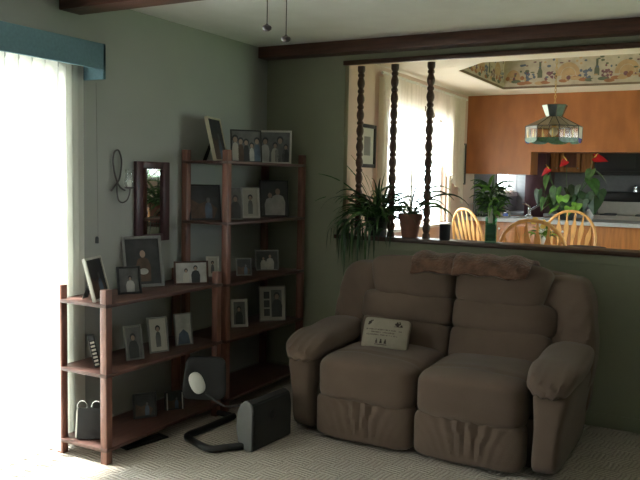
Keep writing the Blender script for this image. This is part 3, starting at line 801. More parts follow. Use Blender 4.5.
# ============================================================= SILL PLANTS
SZ = OZ0+.031
def pot(parent, c, r0, r1, h, mat_, rim=True):
    mb = MB(); pr = [(0, 0), (r0, 0), (r1*.97, h*.72)] + ([(r1*.97, h*.74), (r1*1.1, h*.75), (r1*1.12, h), (r1*.98, h)] if rim else [(r1, h), (r1*.93, h)]) + [(r1*.9, h*.86), (0, h*.86)]
    mb.lathe(pr, c, 24); mb.build('pot', mat_, parent, world=True)
    mb = MB(); mb.lathe([(0, h*.87), (r1*.88, h*.87)], c, 20); mb.build('soil', 'soil', parent, world=True)
rnd = random.Random(11)
c = Vector((-2.235, 4.93, SZ))
t = thing('spider_plant', 'large trailing spider plant on the left end of the sill, leaves hanging over the wall', 'plant', c)
pot(t, c, .06, .085, .13, 'pot_dark')
mb = MB()
for k in range(120):
    az = rnd.uniform(0, 2*pi)
    L = rnd.uniform(.24, .46); rs = rnd.uniform(.4, 1.4)
    if sin(az) > .2 and rnd.random() < .4: az = -az
    mb.blade(c+Vector((rnd.uniform(-.05, .05), rnd.uniform(-.05, .03), .11)), az, L, rnd.uniform(.014, .025), rs, rnd.uniform(.7, 1.45), 9, twist=rnd.uniform(-.5, .5), mi=rnd.choice((0, 0, 1)))
# long leaves reaching to the upper left
for az, L, rs, dr in ((3.3, .60, 1.2, .40), (3.0, .56, 1.25, .60), (3.5, .54, 1.0, .5), (3.2, .5, 1.35, .3), (3.4, .5, .8, .75), (2.9, .36, .8, .6), (3.2, .46, .65, .75), (3.7, .33, .6, .9), (2.4, .4, 1.3, .5), (.4, .38, 1.3, .5), (-.3, .42, 1.2, .75), (-1.5, .3, 1.5, .3), (0, .33, 1.35, .2), (1.3, .36, 1.5, .2)):
    mb.blade(c+Vector((0, 0, .1)), az, L*1.05, .026, rs, dr*.9, 12, mi=0, roll=.9)
# hanging bunch down the wall
for k in range(60):
    b0 = c+Vector((rnd.uniform(-.17, .07), -.145+rnd.uniform(-.03, .0), rnd.uniform(.05, .12)))
    mb.blade(b0, rnd.uniform(3.0, 5.6), rnd.uniform(.20, .38), rnd.uniform(.016, .026), rnd.uniform(-.9, .3), rnd.uniform(1.8, 2.8), 9, mi=rnd.choice((0, 1)))
for dx in (.12, .20):
    for k in range(3): mb.blade(c+Vector((dx+rnd.uniform(-.01, .01), -.14, .05)), 4.7+rnd.uniform(-.6, .6), rnd.uniform(.15, .20), .012, .2, 2.4, 8, mi=1)
mb.build('leaves', ['leaf', 'leaf_dark'], t, world=True, smooth=0)

c = Vector((at(408, 240, Y=4.88).x, 4.91, SZ))
t = thing('potted_plant', 'strap-leaved plant in a terracotta-coloured pot between two spindles', 'plant', c)
pot(t, c, .055, .078, .165, 'terracotta')
mb = MB()
for az, L, rs, dr, w in ((3.1, .30, 1.35, .15, .014), (.3, .30, 1.2, 1.15, .016), (0.1, .36, 1.45, .95, .018), (.8, .27, 1.5, .2, .022), (-.2, .42, 1.1, .9, .018), (0, .45, .95, .85, .018), (-.4, .38, .8, .9, .018), (3.3, .24, 1.3, .9, .014), (.1, .36, .75, 1.1, .016), (2.8, .2, 1.1, .9, .014), (3.0, .33, 1.5, .35, .014), (4.4, .24, 1.2, 1.1, .014), (5.5, .26, 1.2, 1.1, .014)):
    mb.blade(c+Vector((rnd.uniform(-.02, .02), rnd.uniform(-.02, .02), .14)), az, L*1.1, w*1.6, rs, dr*1.1, 12, mi=rnd.choice((0, 0, 1)), roll=.8)
for k in range(40):
    mb.blade(c+Vector((rnd.uniform(-.05, .05), rnd.uniform(-.05, .05), .15)), rnd.uniform(0, 6.28), rnd.uniform(.05, .12), .014, rnd.uniform(.2, 1.3), 1.2, 5, mi=rnd.choice((0, 1)))
mb.build('leaves', ['leaf', 'leaf_dark'], t, world=True, smooth=0)

p = at(444.5, 242, Y=4.86)
mb = MB(); mb.lathe([(0, 0), (.033, 0), (.036, .01), (.037, .105), (.033, .105), (.031, .012), (0, .012)], n=24)
o = mb.build('black_cup', 'black_matte'); o.location = (p.x, 4.86, SZ); tag(o, 'plain black cup on the sill right of the last spindle', 'cup')

p = at(490, 244, Y=4.86); c = Vector((p.x, 4.87, SZ))
t = thing('lucky_bamboo', 'leafy green bamboo arrangement in a square green glass vase on the sill', 'plant', c, R(12))
mb = MB(); w = .036; h = .165
mb.box((-w, -w, 0), (w, w, .012), .002)
for a_, b_ in (((-w, -w, .012), (-w+.005, w, h)), ((w-.005, -w, .012), (w, w, h)), ((-w+.005, -w, .012), (w-.005, -w+.005, h)), ((-w+.005, w-.005, .012), (w-.005, w, h))): mb.box(a_, b_, .0015)
mb.build('glass_vase', 'green_glass', t)
mb = MB(); mb.box((-w+.006, -w+.006, .013), (w-.006, w-.006, .12), .002); mb.build('pebbles', 'leaf_dark', t)
mb = MB()
for k in range(7):
    a_ = 2*pi*k/7; mb.tube([(cos(a_)*.016, sin(a_)*.016, .02), (cos(a_)*.018, sin(a_)*.018, .15), (cos(a_)*.03, sin(a_)*.03, .24+.02*(k % 3))], .0055, 8)
mb.build('stalks', 'leaf_bright', t)
mb = MB(); mb.box((-.018, -.046, .13), (.012, -.038, .225), .003); mb.build('pale_tag', 'off_white', t)
mb = MB()
for k in range(150):
    a_ = rnd.uniform(0, 6.28); rr = rnd.uniform(0, .07); b0 = Vector((cos(a_)*rr, sin(a_)*rr, rnd.uniform(.19, .37)))
    mb.blade(b0, a_+rnd.uniform(-.8, .8), rnd.uniform(.08, .125), rnd.uniform(.016, .026), rnd.uniform(-.2, 1.1), rnd.uniform(.5, 1.3), 6, mi=rnd.choice((0, 0, 1, 2)))
for az, L, rs in ((3.2, .17, .9), (3.0, .16, .5), (2.4, .17, .25), (0.0, .15, .4), (.1, .16, .9), (1.5, .14, 1.4)): mb.blade((0, 0, .34), az, L, .020, rs, .7, 8, mi=0)
mb.build('leaves', ['leaf', 'leaf_dark', 'leaf_bright'], t, smooth=0)

# ============================================================= DINING ROOM
# sheer curtain with scalloped lower edge
t = thing('sheer_curtain', 'white sheer curtain with scalloped hem over the dining window', 'curtain', (DX0+.08, 6.9, 2.4))
CY0, CY1 = 5.80, 8.02
mb = MB(); mb.tube([(DX0+.07, CY0-.02, 2.385), (DX0+.07, CY1+.02, 2.385)], .012, 10); mb.build('curtain_rod', 'white', t, world=True)
def cur(u, v):
    y = CY0+(CY1-CY0)*u
    hem = 1.0 if u < .06 else None
    a_ = abs(2*u-1)
    bot = 1.70-.40*a_**1.7+.03*sin(u*2*pi*9)
    if a_ > .86: bot -= .05*(a_-.86)/.14
    z = 2.40+(bot-2.40)*v
    return (DX0+.07+.018*sin(u*2*pi*26)*(.4+.6*v)+.008*sin(u*41+v*3), y+.0*v, z)
mb = MB(); mb.grid(260, 16, cur); mb.build('sheer_panel', 'sheer', t, world=True, smooth=80)
for cy, cz, s_ in ((6.72, 2.17, 1), (6.95, 2.13, 1.2), (7.15, 2.09, .9), (6.82, 2.20, .7)):
    mb = MB()
    for k in range(7):
        a_ = rnd.uniform(0, 6.28); rr = rnd.uniform(0, .025)*s_; yy, zz = cy+cos(a_)*rr*1.6, cz+sin(a_)*rr*.8
        mb.poly([(DX0+.096, yy+cos(2*pi*j/8)*.016*s_, zz+sin(2*pi*j/8)*.010*s_) for j in range(8)])
    mb.build('embroidered_flower', 'thread_brown', t, world=True)

# long side drape at the near and far side
for (ya, yb, lab) in ((5.80, 5.98, 'near white drape at the left edge of the dining window'), (7.60, 7.70, 'far white drape at the right edge of the dining window')):
    mb = MB(); mb.grid(60, 20, lambda u, v: (DX0+.035+.012*sin(u*2*pi*5), ya+(yb-ya)*u, 2.36+(1.03-2.36)*v))
    tag(mb.build('window_drape', 'sheer', smooth=80), lab, 'curtain')

# picture on the dining wall and a narrow one beside the curtain
a = at(361, 123, X=DX0+.02); b = at(375.5, 168, X=DX0+.02)
def wall_pic(label, y0, y1, z0, z1, bw=.03):
    t = thing('wall_picture', label, 'picture', (DX0, (y0+y1)/2, z0)); X0 = DX0+.001
    mb = MB()
    for q0, q1 in (((y0, z0), (y0+bw, z1)), ((y1-bw, z0), (y1, z1)), ((y0+bw, z0), (y1-bw, z0+bw)), ((y0+bw, z1-bw), (y1-bw, z1))): mb.box((X0, *q0), (X0+.022, *q1), .003)
    mb.build('picture_frame', 'frame_black', t, world=True)
    mb = MB(); mb.box((X0, y0+bw, z0+bw), (X0+.008, y1-bw, z1-bw)); mb.build('print_mount', 'mat_cream', t, world=True)
    mb = MB(); m_ = (y1-y0)*.30; mb.box((X0+.008, y0+m_, z0+m_*1.1), (X0+.0095, y1-m_, z1-m_*1.1)); mb.build('print', 'frame_pewter', t, world=True)
wall_pic('black-framed picture on the pink dining wall behind the first spindle', a.y, b.y, b.z, a.z)
wall_pic('narrow framed picture between the curtain and the orange wood wall', 8.08, 8.24, 1.46, 1.92, .02)

# wood header wall and hanging end cabinet
mb = MB(); mb.prism([(DX0+.001, 8.30, 1.585), (-1.952, 8.30, 1.585), (-1.952, 8.30, 1.83), (DX1-.001, 8.30, 1.83), (DX1-.001, 8.30, ZC), (DX0+.001, 8.30, ZC)], (0, .33, 0)); struct(mb, 'wall_header', 'orange_wood')

# peninsula
CT = 1.10; CYF = 8.20
pn = thing('kitchen_peninsula', 'oak kitchen peninsula with doors below the grey worktop', 'cabinet', (-.2, 8.6, DZ))
mb = MB(); mb.box((DX0+.002, CYF+.04, DZ), (DX1-.01, 8.86, CT-.042), .003); mb.build('body', 'cabinet_wood', pn, world=True)
for k in range(4):
    xa = -2.62+k*.34
    mb = MB(); mb.box((xa, CYF+.018, DZ+.1), (xa+.31, CYF+.04, CT-.08), .003); mb.box((xa+.055, CYF+.008, DZ+.16), (xa+.255, CYF+.019, CT-.14), .006); d_ = mb.build('door', 'cabinet_wood', pn, world=True)
    mb = MB(); mb.ball((xa+(.275 if k % 2 == 0 else .035), CYF+.004, CT-.115), .013); mb.build('knob', 'pale_plastic', d_, world=True)
mb = MB(); sx0, sx1, sy0, sy1 = -2.15, -1.62, 8.32, 8.70
for a_, b_ in (((DX0+.002, CYF), (sx0, 8.90)), ((sx1, CYF), (DX1-.01, 8.90)), ((sx0, CYF), (sx1, sy0)), ((sx0, sy1), (sx1, 8.90))): mb.box((*a_, CT-.04), (*b_, CT))
tag(mb.build('worktop', 'counter'), 'pale grey worktop of the peninsula with the sink cut-out', 'worktop')
t = thing('kitchen_sink', 'stainless steel sink sunk in the peninsula worktop', 'sink', ((sx0+sx1)/2, 8.51, CT))
mb = MB()
for a_, b_ in (((sx0+.001, sy0+.001, CT-.16), (sx0+.012, sy1-.001, CT+.004)), ((sx1-.012, sy0+.001, CT-.16), (sx1-.001, sy1-.001, CT+.004)), ((sx0+.012, sy0+.001, CT-.16), (sx1-.012, sy0+.012, CT+.004)), ((sx0+.012, sy1-.012, CT-.16), (sx1-.012, sy1-.001, CT+.004)), ((sx0+.001, sy0+.001, CT-.17), (sx1-.001, sy1-.001, CT-.16))): mb.box(a_, b_)
mb.build('basin', 'silver', t, world=True)
fx = -2.06; fy = 8.78
t = thing('kitchen_faucet', 'chrome kitchen faucet with angled spout behind the sink', 'faucet', (fx, fy, CT))
mb = MB(); mb.lathe([(0, 0), (.045, 0), (.045, .012), (.024, .03), (.022, .08), (.026, .10), (.014, .125), (0, .13)], (fx, fy, CT+.001), 18); mb.build('faucet_body', 'chrome', t, world=True)
mb = MB(); mb.tube([(fx, fy, CT+.07), (fx+.07, fy-.05, CT+.11), (fx+.15, fy-.10, CT+.155), (fx+.165, fy-.11, CT+.155), (fx+.168, fy-.112, CT+.12)], [.013, .012, .012, .014, .013], 10); mb.build('spout', 'chrome', t, world=True)
mb = MB(); mb.tube([(fx, fy, CT+.125), (fx-.05, fy-.01, CT+.15), (fx-.08, fy-.015, CT+.15)], .007, 8); mb.build('lever', 'chrome', t, world=True)
# things on the worktop
cx = -2.37
mb = MB(); mb.cushion((0, 0, .085), (.085, .05, .085), 5, 8, fn=lambda u, w: Vector((w.x*(1-.42*(u.z+1)/2)+.006*nz(u, 3), w.y*(1-.6*(u.z+1)/2), w.z))); o = mb.build('paper_bag', 'bag_brown'); o.location = (cx, 8.62, CT+.001); tag(o, 'brown paper bag on the worktop beside the faucet', 'bag')
t = thing('radio', 'small silver radio with a lit blue face beside the paper bag', 'radio', (-2.24, 8.45, CT+.001))
mb = MB(); mb.box((-.05, -.03, 0), (.05, .03, .065), .012); mb.build('case', 'silver', t)
mb = MB(); mb.box((-.03, -.032, .015), (.03, -.0301, .05), .0); mb.build('display', 'blue_glass', t)
t = thing('dish_rack', 'dark dish rack at the left end of the worktop', 'dish rack', (-2.56, 8.45, CT+.001))
mb = MB(); mb.box((-.08, -.12, 0), (.10, .12, .02), .004); mb.build('tray', 'black_matte', t)
for k in range(6):
    mb = MB(); mb.tube([(-.07+k*.03, -.1, .02), (-.09+k*.03, -.1, .14), (-.09+k*.03, .1, .14), (-.07+k*.03, .1, .02)], .003, 6); mb.build('wire', 'silver', t)

# kitchen back wall: tall panel, cabinets, microwave, range, counter
mb = MB(); mb.box((-2.42, 10.02, DZ), (-2.16, DY1-.001, 2.2), .004); tag(mb.build('tall_cupboard', 'mahogany'), 'narrow dark cupboard between kitchen window and wall cabinets', 'cupboard')
def wall_cab(label, x0, x1, z0, z1, doors):
    t = thing('wall_cabinet', label, 'cabinet', ((x0+x1)/2, 10.45, z0), 0)
    mb = MB(); mb.box((x0, 10.26, z0), (x1, DY1-.001, z1), .003); mb.build('body', 'cabinet_wood', t, world=True)
    n = len(doors); w = (x1-x0)/n
    for k, m_ in enumerate(doors):
        xa, xb = x0+k*w+.008, x0+(k+1)*w-.008
        mb = MB(); mb.box((xa, 10.236, z0+.008), (xb, 10.258, z1-.008), .003)
        for q0, q1 in (((xa, z0+.008), (xa+.045, z1-.008)), ((xb-.045, z0+.008), (xb, z1-.008)), ((xa+.045, z0+.008), (xb-.045, z0+.06)), ((xa+.045, z1-.06), (xb-.045, z1-.008))): mb.box((q0[0], 10.226, q0[1]), (q1[0], 10.237, q1[1]), .002, mi=1)
        d_ = mb.build('door', [m_, 'cabinet_wood'], t, world=True)
        mb = MB(); mb.ball((xb-.022, 10.218, z0+.05), .009); mb.build('knob', 'silver', d_, world=True)
    return t
wall_cab('light oak wall cabinet next to the dark cupboard, left of the others', -2.155, -2.04, 1.645, 2.3, ['cabinet_light'])
wall_cab('oak wall cabinet with dark red-brown door panel, left of the microwave', -2.035, -1.765, 1.645, 2.3, ['cabinet_dark'])
wall_cab('narrow oak wall cabinet touching the microwave', -1.76, -1.60, 1.645, 2.3, ['cabinet_wood'])
wall_cab('oak wall cabinet above the microwave', -1.59, -.78, 2.04, 2.3, ['cabinet_wood', 'cabinet_wood'])
t = thing('microwave', 'black over-the-range microwave under the header wall', 'microwave', (-1.19, 10.4, 1.61))
mb = MB(); mb.box((-1.59, 10.22, 1.61), (-.79, DY1-.001, 2.04), .0); mb.build('body', 'black', t, world=True)
mb = MB(); mb.box((-1.57, 10.200, 1.66), (-1.00, 10.219, 2.01), .006); mb.box((-1.52, 10.195, 1.70), (-1.10, 10.2005, 1.97), .002, mi=1); mb.build('door', ['black_plastic', 'dark_grey'], t, world=True)
t = thing('kitchen_range', 'white kitchen range with black back panel under the microwave', 'range', (-1.19, 10.3, DZ))
mb = MB(); mb.box((-1.56, 9.95, DZ), (-.80, 10.57, 1.09), .006); mb.build('body', 'off_white', t, world=True)
mb = MB(); mb.box((-1.56, 9.93, 1.09), (-.80, 10.50, 1.105), .003); mb.build('cooktop', 'off_white', t, world=True)
for xx, yy, rr in ((-1.38, 10.08, .10), (-.98, 10.08, .08), (-1.38, 10.34, .08), (-.98, 10.34, .10)):
    mb = MB(); mb.lathe([(0, 0), (rr, 0), (rr, .012), (rr*.8, .016), (0, .012)], (xx, yy, 1.105), 20); mb.build('burner', 'black', t, world=True)
mb = MB(); mb.box((-1.56, 10.50, 1.09), (-.80, 10.59, 1.27), .006); mb.build('backguard', 'off_white', t, world=True)
mb = MB(); mb.box((-1.56, 10.49, 1.275), (-.80, 10.59, 1.40), .006); mb.build('control_panel', 'black', t, world=True)
mb = MB(); mb.box((-1.56, 9.93, .35), (-.80, 9.949, .98), .006); mb.build('oven_door', 'black', t, world=True)
for xx, l in ((-1.12, 'left of two small silver shakers on the range back'), (-1.04, 'right of two small silver shakers on the range back')):
    mb = MB(); mb.lathe([(0, 0), (.026, 0), (.022, .05), (.026, .065), (.016, .09), (0, .095)], n=14); o = mb.build('salt_shaker', 'chrome'); o.location = (xx, 10.54, 1.401); tag(o, l, 'shaker', 'shakers on the range back')
for (xa, xb, lab) in ((-2.155, -1.575, 'oak base cabinet with grey top left of the range'), (-.785, .8, 'oak base cabinet with grey top right of the range'), (-2.66, -2.43, 'oak base cabinet with grey top below the kitchen window')):
    t = thing('base_cabinet', lab, 'cabinet', ((xa+xb)/2, 10.3, DZ))
    mb = MB(); mb.box((xa, 10.0, DZ), (xb, DY1-.002, CT-.04), .003); mb.build('body', 'cabinet_wood', t, world=True)
    mb = MB(); mb.box((xa, 9.96, CT-.04), (xb, DY1-.002, CT), .003); mb.build('top', 'counter', t, world=True)

# dining table
TC = Vector((-1.38, 6.55, DZ))
t = thing('dining_table', 'round oak dining table under the stained glass lamp', 'table', TC)
mb = MB(); mb.lathe([(0, .72), (.48, .72), (.52, .735), (.52, .748), (.505, .755), (0, .755)], n=48); mb.build('tabletop', 'oak', t)
mb = MB(); mb.lathe([(0, .12), (.09, .12), (.10, .2), (.06, .28), (.08, .4), (.05, .55), (.12, .70), (.12, .72), (0, .72)], n=24); mb.build('pedestal', 'oak', t)
for k in range(4):
    a_ = pi/4+k*pi/2
    mb = MB(); mb.tube([(.06*cos(a_), .06*sin(a_), .17), (.25*cos(a_), .25*sin(a_), .12), (.42*cos(a_), .42*sin(a_), .03)], [.04, .03, .028], 10); mb.build('foot', 'oak', t)
# place mat, flowers
mb = MB(); mb.lathe([(0, 0), (.17, 0), (.17, .004), (0, .004)], n=32); o = mb.build('place_mat', 'black_matte'); o.location = (-1.12, 6.95, TC.z+.756); tag(o, 'dark round place mat on the dining table', 'place mat')
c = Vector((at(541, 240, Y=6.6).x, 6.62, TC.z+.756))
t = thing('flower_bouquet', 'bouquet of white and yellow flowers in a pale vase on the dining table', 'flowers', c)
mb = MB(); mb.lathe([(0, 0), (.03, 0), (.045, .05), (.03, .10), (.035, .12), (.03, .12), (0, .02)], n=20); mb.build('vase', 'white', t)
mb = MB()
for k in range(40): mb.blade((rnd.uniform(-.03, .03), rnd.uniform(-.03, .03), .10), rnd.uniform(0, 6.28), rnd.uniform(.08, .17), .022, rnd.uniform(.3, 1.4), 1.0, 6, mi=rnd.choice((0, 1)))
mb.build('leaves', ['leaf', 'leaf_bright'], t, smooth=0)
for k in range(16):
    a_ = rnd.uniform(0, 6.28); rr = rnd.uniform(.02, .09); zz = rnd.uniform(.13, .24)
    mb = MB(); mb.lathe([(0, -.01), (.016, -.004), (.026, .006), (.012, .004), (0, .008)], (cos(a_)*rr, sin(a_)*rr, zz), 9, Mx=rot('X', rnd.uniform(20, 80)) @ rot('Z', rnd.uniform(0, 90))); mb.build('flower', 'white' if k % 2 else 'yellow', t)

# bow-back chairs
def make_chair(label, loc, rz):
    t = thing('dining_chair', label, 'chair', loc, rz, 'bow-back oak dining chairs')
    mb = MB()
    def fseat(u, w):
        q = Vector(w); q.x *= 1+.06*u.y; q.z -= .012*(1-u.x**2)*max(0, u.z)*(1-u.y**2*.5); return q
    mb.cushion((0, 0, .435), (.225, .215, .022), 4.5, 12, fn=fseat); mb.build('seat', 'oak', t)
    for sx in (-1, 1):
        for sy in (-1, 1):
            mb = MB(); mb.tube([(sx*.15, sy*.14, .425), (sx*.175, sy*.165, .28), (sx*.19, sy*.18, .18), (sx*.215, sy*.205, .0)], [.013, .021, .015, .012], 10); mb.build('leg', 'oak', t)
        mb = MB(); mb.tube([(sx*.185, -.175, .20), (sx*.185, 0, .205), (sx*.185, .175, .20)], [.009, .015, .009], 8); mb.build('stretcher', 'oak', t)
    mb = MB(); mb.tube([(-.185, 0, .205), (0, 0, .205), (.185, 0, .205)], [.009, .015, .009], 8); mb.build('stretcher', 'oak', t)
    top, hw = 1.045, .30
    def bow(a_):                       # a from 0 to pi
        x = -cos(a_); z = sin(a_)
        xx = hw*math.copysign(abs(x)**.85, x)*(1-.30*(1-min(1, z*1.25))**1.5); zz = .45+(top-.45)*z**.80
        return Vector((xx, -.185-.13*((zz-.45)/.6), zz))
    mb = MB(); mb.tube([bow(pi*k/40) for k in range(41)], .0135, 10); mb.build('bow', 'oak', t)
    for k in range(6):
        f = (k-2.5)/2.5; xb, xt = f*.125, f*.20
        aa = pi/2; best = min((abs(bow(pi*j/200).x-xt), j) for j in range(30, 171))[1]; tp = bow(pi*best/200)
        mb = MB(); P0 = Vector((xb, -.180, .455)); 
        prof = [(0, .007), (.30, .008), (.55, .014), (.70, .024), (.76, .023), (.86, .009), (1, .006)]
        L1, L2, L3, L4 = [], [], [], []
        for s_, w_ in prof:
            p = P0.lerp(tp, s_)
            L1.append(mb.bm.verts.new(p+Vector((-w_, .004, 0)))); L2.append(mb.bm.verts.new(p+Vector((w_, .004, 0)))); L3.append(mb.bm.verts.new(p+Vector((w_, -.006, 0)))); L4.append(mb.bm.verts.new(p+Vector((-w_, -.006, 0))))
        for i in range(len(prof)-1):
            for A, B in ((L1, L2), (L2, L3), (L3, L4), (L4, L1)): mb.bm.faces.new((A[i], B[i], B[i+1], A[i+1]))
        mb.bm.faces.new((L1[0], L2[0], L3[0], L4[0])); mb.bm.faces.new((L1[-1], L2[-1], L3[-1], L4[-1]))
        mb.build('spindle', 'oak', t, smooth=30)
    return t
ch = make_chair('oak bow-back chair nearest the sill, its back centred in view', (-1.27, 5.78, DZ), R(2))
for loc, rz, lab in (((-2.13, 7.42, DZ), R(-38), 'oak bow-back chair at left, turned towards the window'),
                     ((-1.40, 7.32, DZ), R(176), 'oak bow-back chair at right, on the far side of the table')):
    c_ = copy_tree(ch); c_.location = loc; c_.rotation_euler.z = rz; c_['label'] = lab

# stained glass lamp
LC = Vector((at(554, 126, Y=6.9).x, 6.9, 0)); zb = at(554, 144.5, Y=6.9).z
t = thing('pendant_lamp', 'stained glass pendant lamp hanging on a chain in the tray ceiling', 'lamp', (LC.x, LC.y, zb))
N = 8; a0 = pi/8
def oct_ring(r, z): return [Vector((LC.x+cos(a0+2*pi*k/N)*r, LC.y+sin(a0+2*pi*k/N)*r, z)) for k in range(N)]
z1, z2, z3, z4 = zb+.155, zb+.245, zb+.25, zb+.345
R0, R1, R2, R3 = oct_ring(.247, zb+.01), oct_ring(.247, z1), oct_ring(.068, z2), oct_ring(.108, z4)
def panels(A, B, name, mats, pick):
    mb = MB()
    for k in range(N):
        q = [A[k], A[(k+1) % N], B[(k+1) % N], B[k]]; mb.poly(q, pick(k))
    o = mb.build(name, mats, t, world=True, smooth=0); m_ = o.modifiers.new('thickness', 'SOLIDIFY'); m_.thickness = .004; return o
panels(R1, R2, 'sloping_shade', ['beige_glass'], lambda k: 0)
panels(R2, R3, 'crown', ['slate_glass', 'mint_glass'], lambda k: 1 if k == 4 else 0)
for k in range(N):
    A, B, C, D = R0[k], R0[(k+1) % N], R1[(k+1) % N], R1[k]
    mid = (A+B)/2; left = mid.x < LC.x-.2; right = mid.x > LC.x+.2
    mb = MB()
    L = lambda P, Q, s_: P.lerp(Q, s_)
    # scalloped bottom: rounded end of the panel
    pts = [D.lerp(C, s_).lerp(A.lerp(B, s_), (1.0-.16*(2*s_-1)**4)) for s_ in [i/10 for i in range(11)]]
    if left: m_top, m_bot = 0, 1
    elif right: m_top, m_bot = 0, 1
    else: m_top, m_bot = 2, 3
    cut = .70 if not left else .84
    Dm, Cm_ = D.lerp(A, cut), C.lerp(B, cut)
    mb.poly([D, C, Cm_, Dm], m_top); mb.poly([Dm, Cm_]+[p for p in reversed(pts)], m_bot)
    if m_top == 2:      # little painted scene: amber tree shapes
        out = ((mid-Vector((LC.x, LC.y, mid.z))).normalized())*.003
        for s_ in (.25, .7):
            q = D.lerp(C, s_).lerp(A.lerp(B, s_), .45); sd_ = (B-A).normalized()*.007
            mb.poly([q-sd_+out+Vector((0, 0, -.035)), q+sd_+out+Vector((0, 0, -.035)), q+sd_*.7+out+Vector((0, 0, .02)), q+out+Vector((0, 0, .045)), q-sd_*.7+out+Vector((0, 0, .02))], 4)
    mb.build('skirt_panel', ['white_glass', 'blue_glass', 'skirt_glass', 'green_scene', 'amber_glass'], t, world=True, smooth=0)
mb = MB()
for k in range(N):
    k2 = (k+1) % N
    for a_, b_ in ((R0[k]+Vector((0, 0, .02)), R1[k]), (R1[k], R2[k]), (R2[k], R3[k]), (R1[k], R1[k2]), (R2[k], R2[k2]), (R3[k], R3[k2])): mb.tube([a_, b_], .0045, 6)
    m1, m2 = R1[k].lerp(R1[k2], .5), R2[k].lerp(R2[k2], .5); mb.tube([m1, m2], .003, 6)
mb.build('lead_strips', 'lead', t, world=True)
mb = MB(); mb.lathe([(0, .0), (.02, 0), (.02, .07), (.012, .09), (0, .09)], (LC.x, LC.y, z1), 14); mb.build('bulb_socket', 'brass', t, world=True)
mb = MB(); mb.ball((LC.x, LC.y, z1-.045), .038, 12); mb.build('light_bulb', 'white_glass', t, world=True)
mb = MB(); zt = ZC+TH; zc_ = z4-.03; k = 0
mb.tube([(LC.x, LC.y, z1+.08), (LC.x, LC.y, z4-.02)], .006, 8)
while zc_ < zt-.03:
    pts = []
    for j in range(13):
        a_ = 2*pi*j/12; uu = cos(a_)*.008; vv = sin(a_)*.019
        pts.append((LC.x+(uu if k % 2 else 0), LC.y+(0 if k % 2 else uu), zc_+.016+vv))
    mb.tube(pts, .0026, 6, cap=False); zc_ += .030; k += 1
mb.build('chain', 'brass', t, world=True)
mb = MB(); mb.lathe([(0, 0), (.055, 0), (.05, -.02), (.015, -.035), (0, -.035)], (LC.x, LC.y, zt), 20); mb.build('ceiling_cup', 'brass', t, world=True)

# wallpaper border round the tray
def border_mesh(a, b, seedn):
    """strip from a to b (2D), picture side towards the tray middle"""
    a = Vector((*a, 0)); b = Vector((*b, 0)); d = (b-a); L = d.length; d.normalize(); n = Vector((-d.y, d.x, 0))
    mid = Vector(((TX0+TX1)/2, (TY0+TY1)/2, 0))
    if (mid-(a+b)/2).dot(n) < 0: n = -n
    r_ = random.Random(seedn); mb = MB(); h0, h1 = .004, TH-.03
    def Q(s_, z, o): return a+d*s_+n*o+Vector((0, 0, ZC+z))
    mb.prism([Q(0, h0, .001), Q(L, h0, .001), Q(L, h1, .001), Q(0, h1, .001)], n*.001, 0)
    for z0, z1_ in ((h0, h0+.022), (h1-.014, h1)): mb.prism([Q(0, z0, .0021), Q(L, z0, .0021), Q(L, z1_, .0021), Q(0, z1_, .0021)], n*.002, 6)
    lay = [.0022]
    def ell(s_, z, rs, rz, mi, k=12, half=False):
        lay[0] += .00004
        if s_-rs < 0 or s_+rs > L: return
        ang = [pi*j/k for j in range(k+1)] if half else [2*pi*j/k for j in range(k)]
        mb.poly([Q(s_+cos(t_)*rs, min(h1-.015, max(h0+.023, z+sin(t_)*rz)), lay[0]) for t_ in ang], mi)
    s_ = .10
    base = .055
    while s_ < L-.05:
        ell(s_, base+.06, .115, .13, 1, 16, True); ell(s_, base+.06, .075, .085, 0, 14, True); ell(s_, base+.06, .07, .08, 1, 14, True)
        for k in range(7): ell(s_-.05+.03*k+r_.uniform(-.01, .01), base+.035+r_.uniform(-.01, .03), .022, .022, r_.choice((1, 5, 5, 1, 3)))
        # bottle
        sb = s_+.27; lay[0] += .0001
        if sb+.03 < L: mb.poly([Q(sb+x_, z_, lay[0]) for x_, z_ in ((-.024, base+.05), (.024, base+.05), (.024, base+.11), (.010, base+.15), (.012, base+.21), (-.012, base+.21), (-.010, base+.15), (-.024, base+.11))], 2)
        for cx_, mi_ in ((.16, 4), (.38, 3)):
            for k in range(26): ell(s_+cx_+r_.uniform(-.055, .055), base+.045+r_.uniform(-.03, .06), .015, .015, mi_ if k % 4 else 0, 8)
        for k in range(22): ell(s_+r_.uniform(.0, .55), base+r_.uniform(.05, .23), r_.uniform(.008, .024), r_.uniform(.006, .014), r_.choice((2, 2, 1, 3, 4)), 7)
        for k in range(9): ell(s_+.03+.06*k, base+.0+r_.uniform(-.01, .03), .05, .018, r_.choice((0, 1, 2, 5)), 12)
        s_ += .55
    return mb
for i, lab in enumerate(('left side of the tray', 'far side of the tray', None, None, None, None)):
    a_, b_ = tray[i], tray[(i+1) % 6]
    o = border_mesh(a_, b_, 20+i).build('wallpaper_border', ['wp_cream', 'wp_tan', 'wp_green', 'wp_purple', 'wp_blue', 'wp_red', 'wp_edge'], smooth=0)
    names = ['fruit and hat wallpaper border on the left side of the ceiling tray', 'fruit and hat wallpaper border on the far side of the ceiling tray', 'wallpaper border on the right side of the ceiling tray', 'wallpaper border on the near right corner of the ceiling tray', 'wallpaper border on the near side of the ceiling tray', 'wallpaper border on the near left corner of the ceiling tray']
    tag(o, names[i], 'wallpaper border')

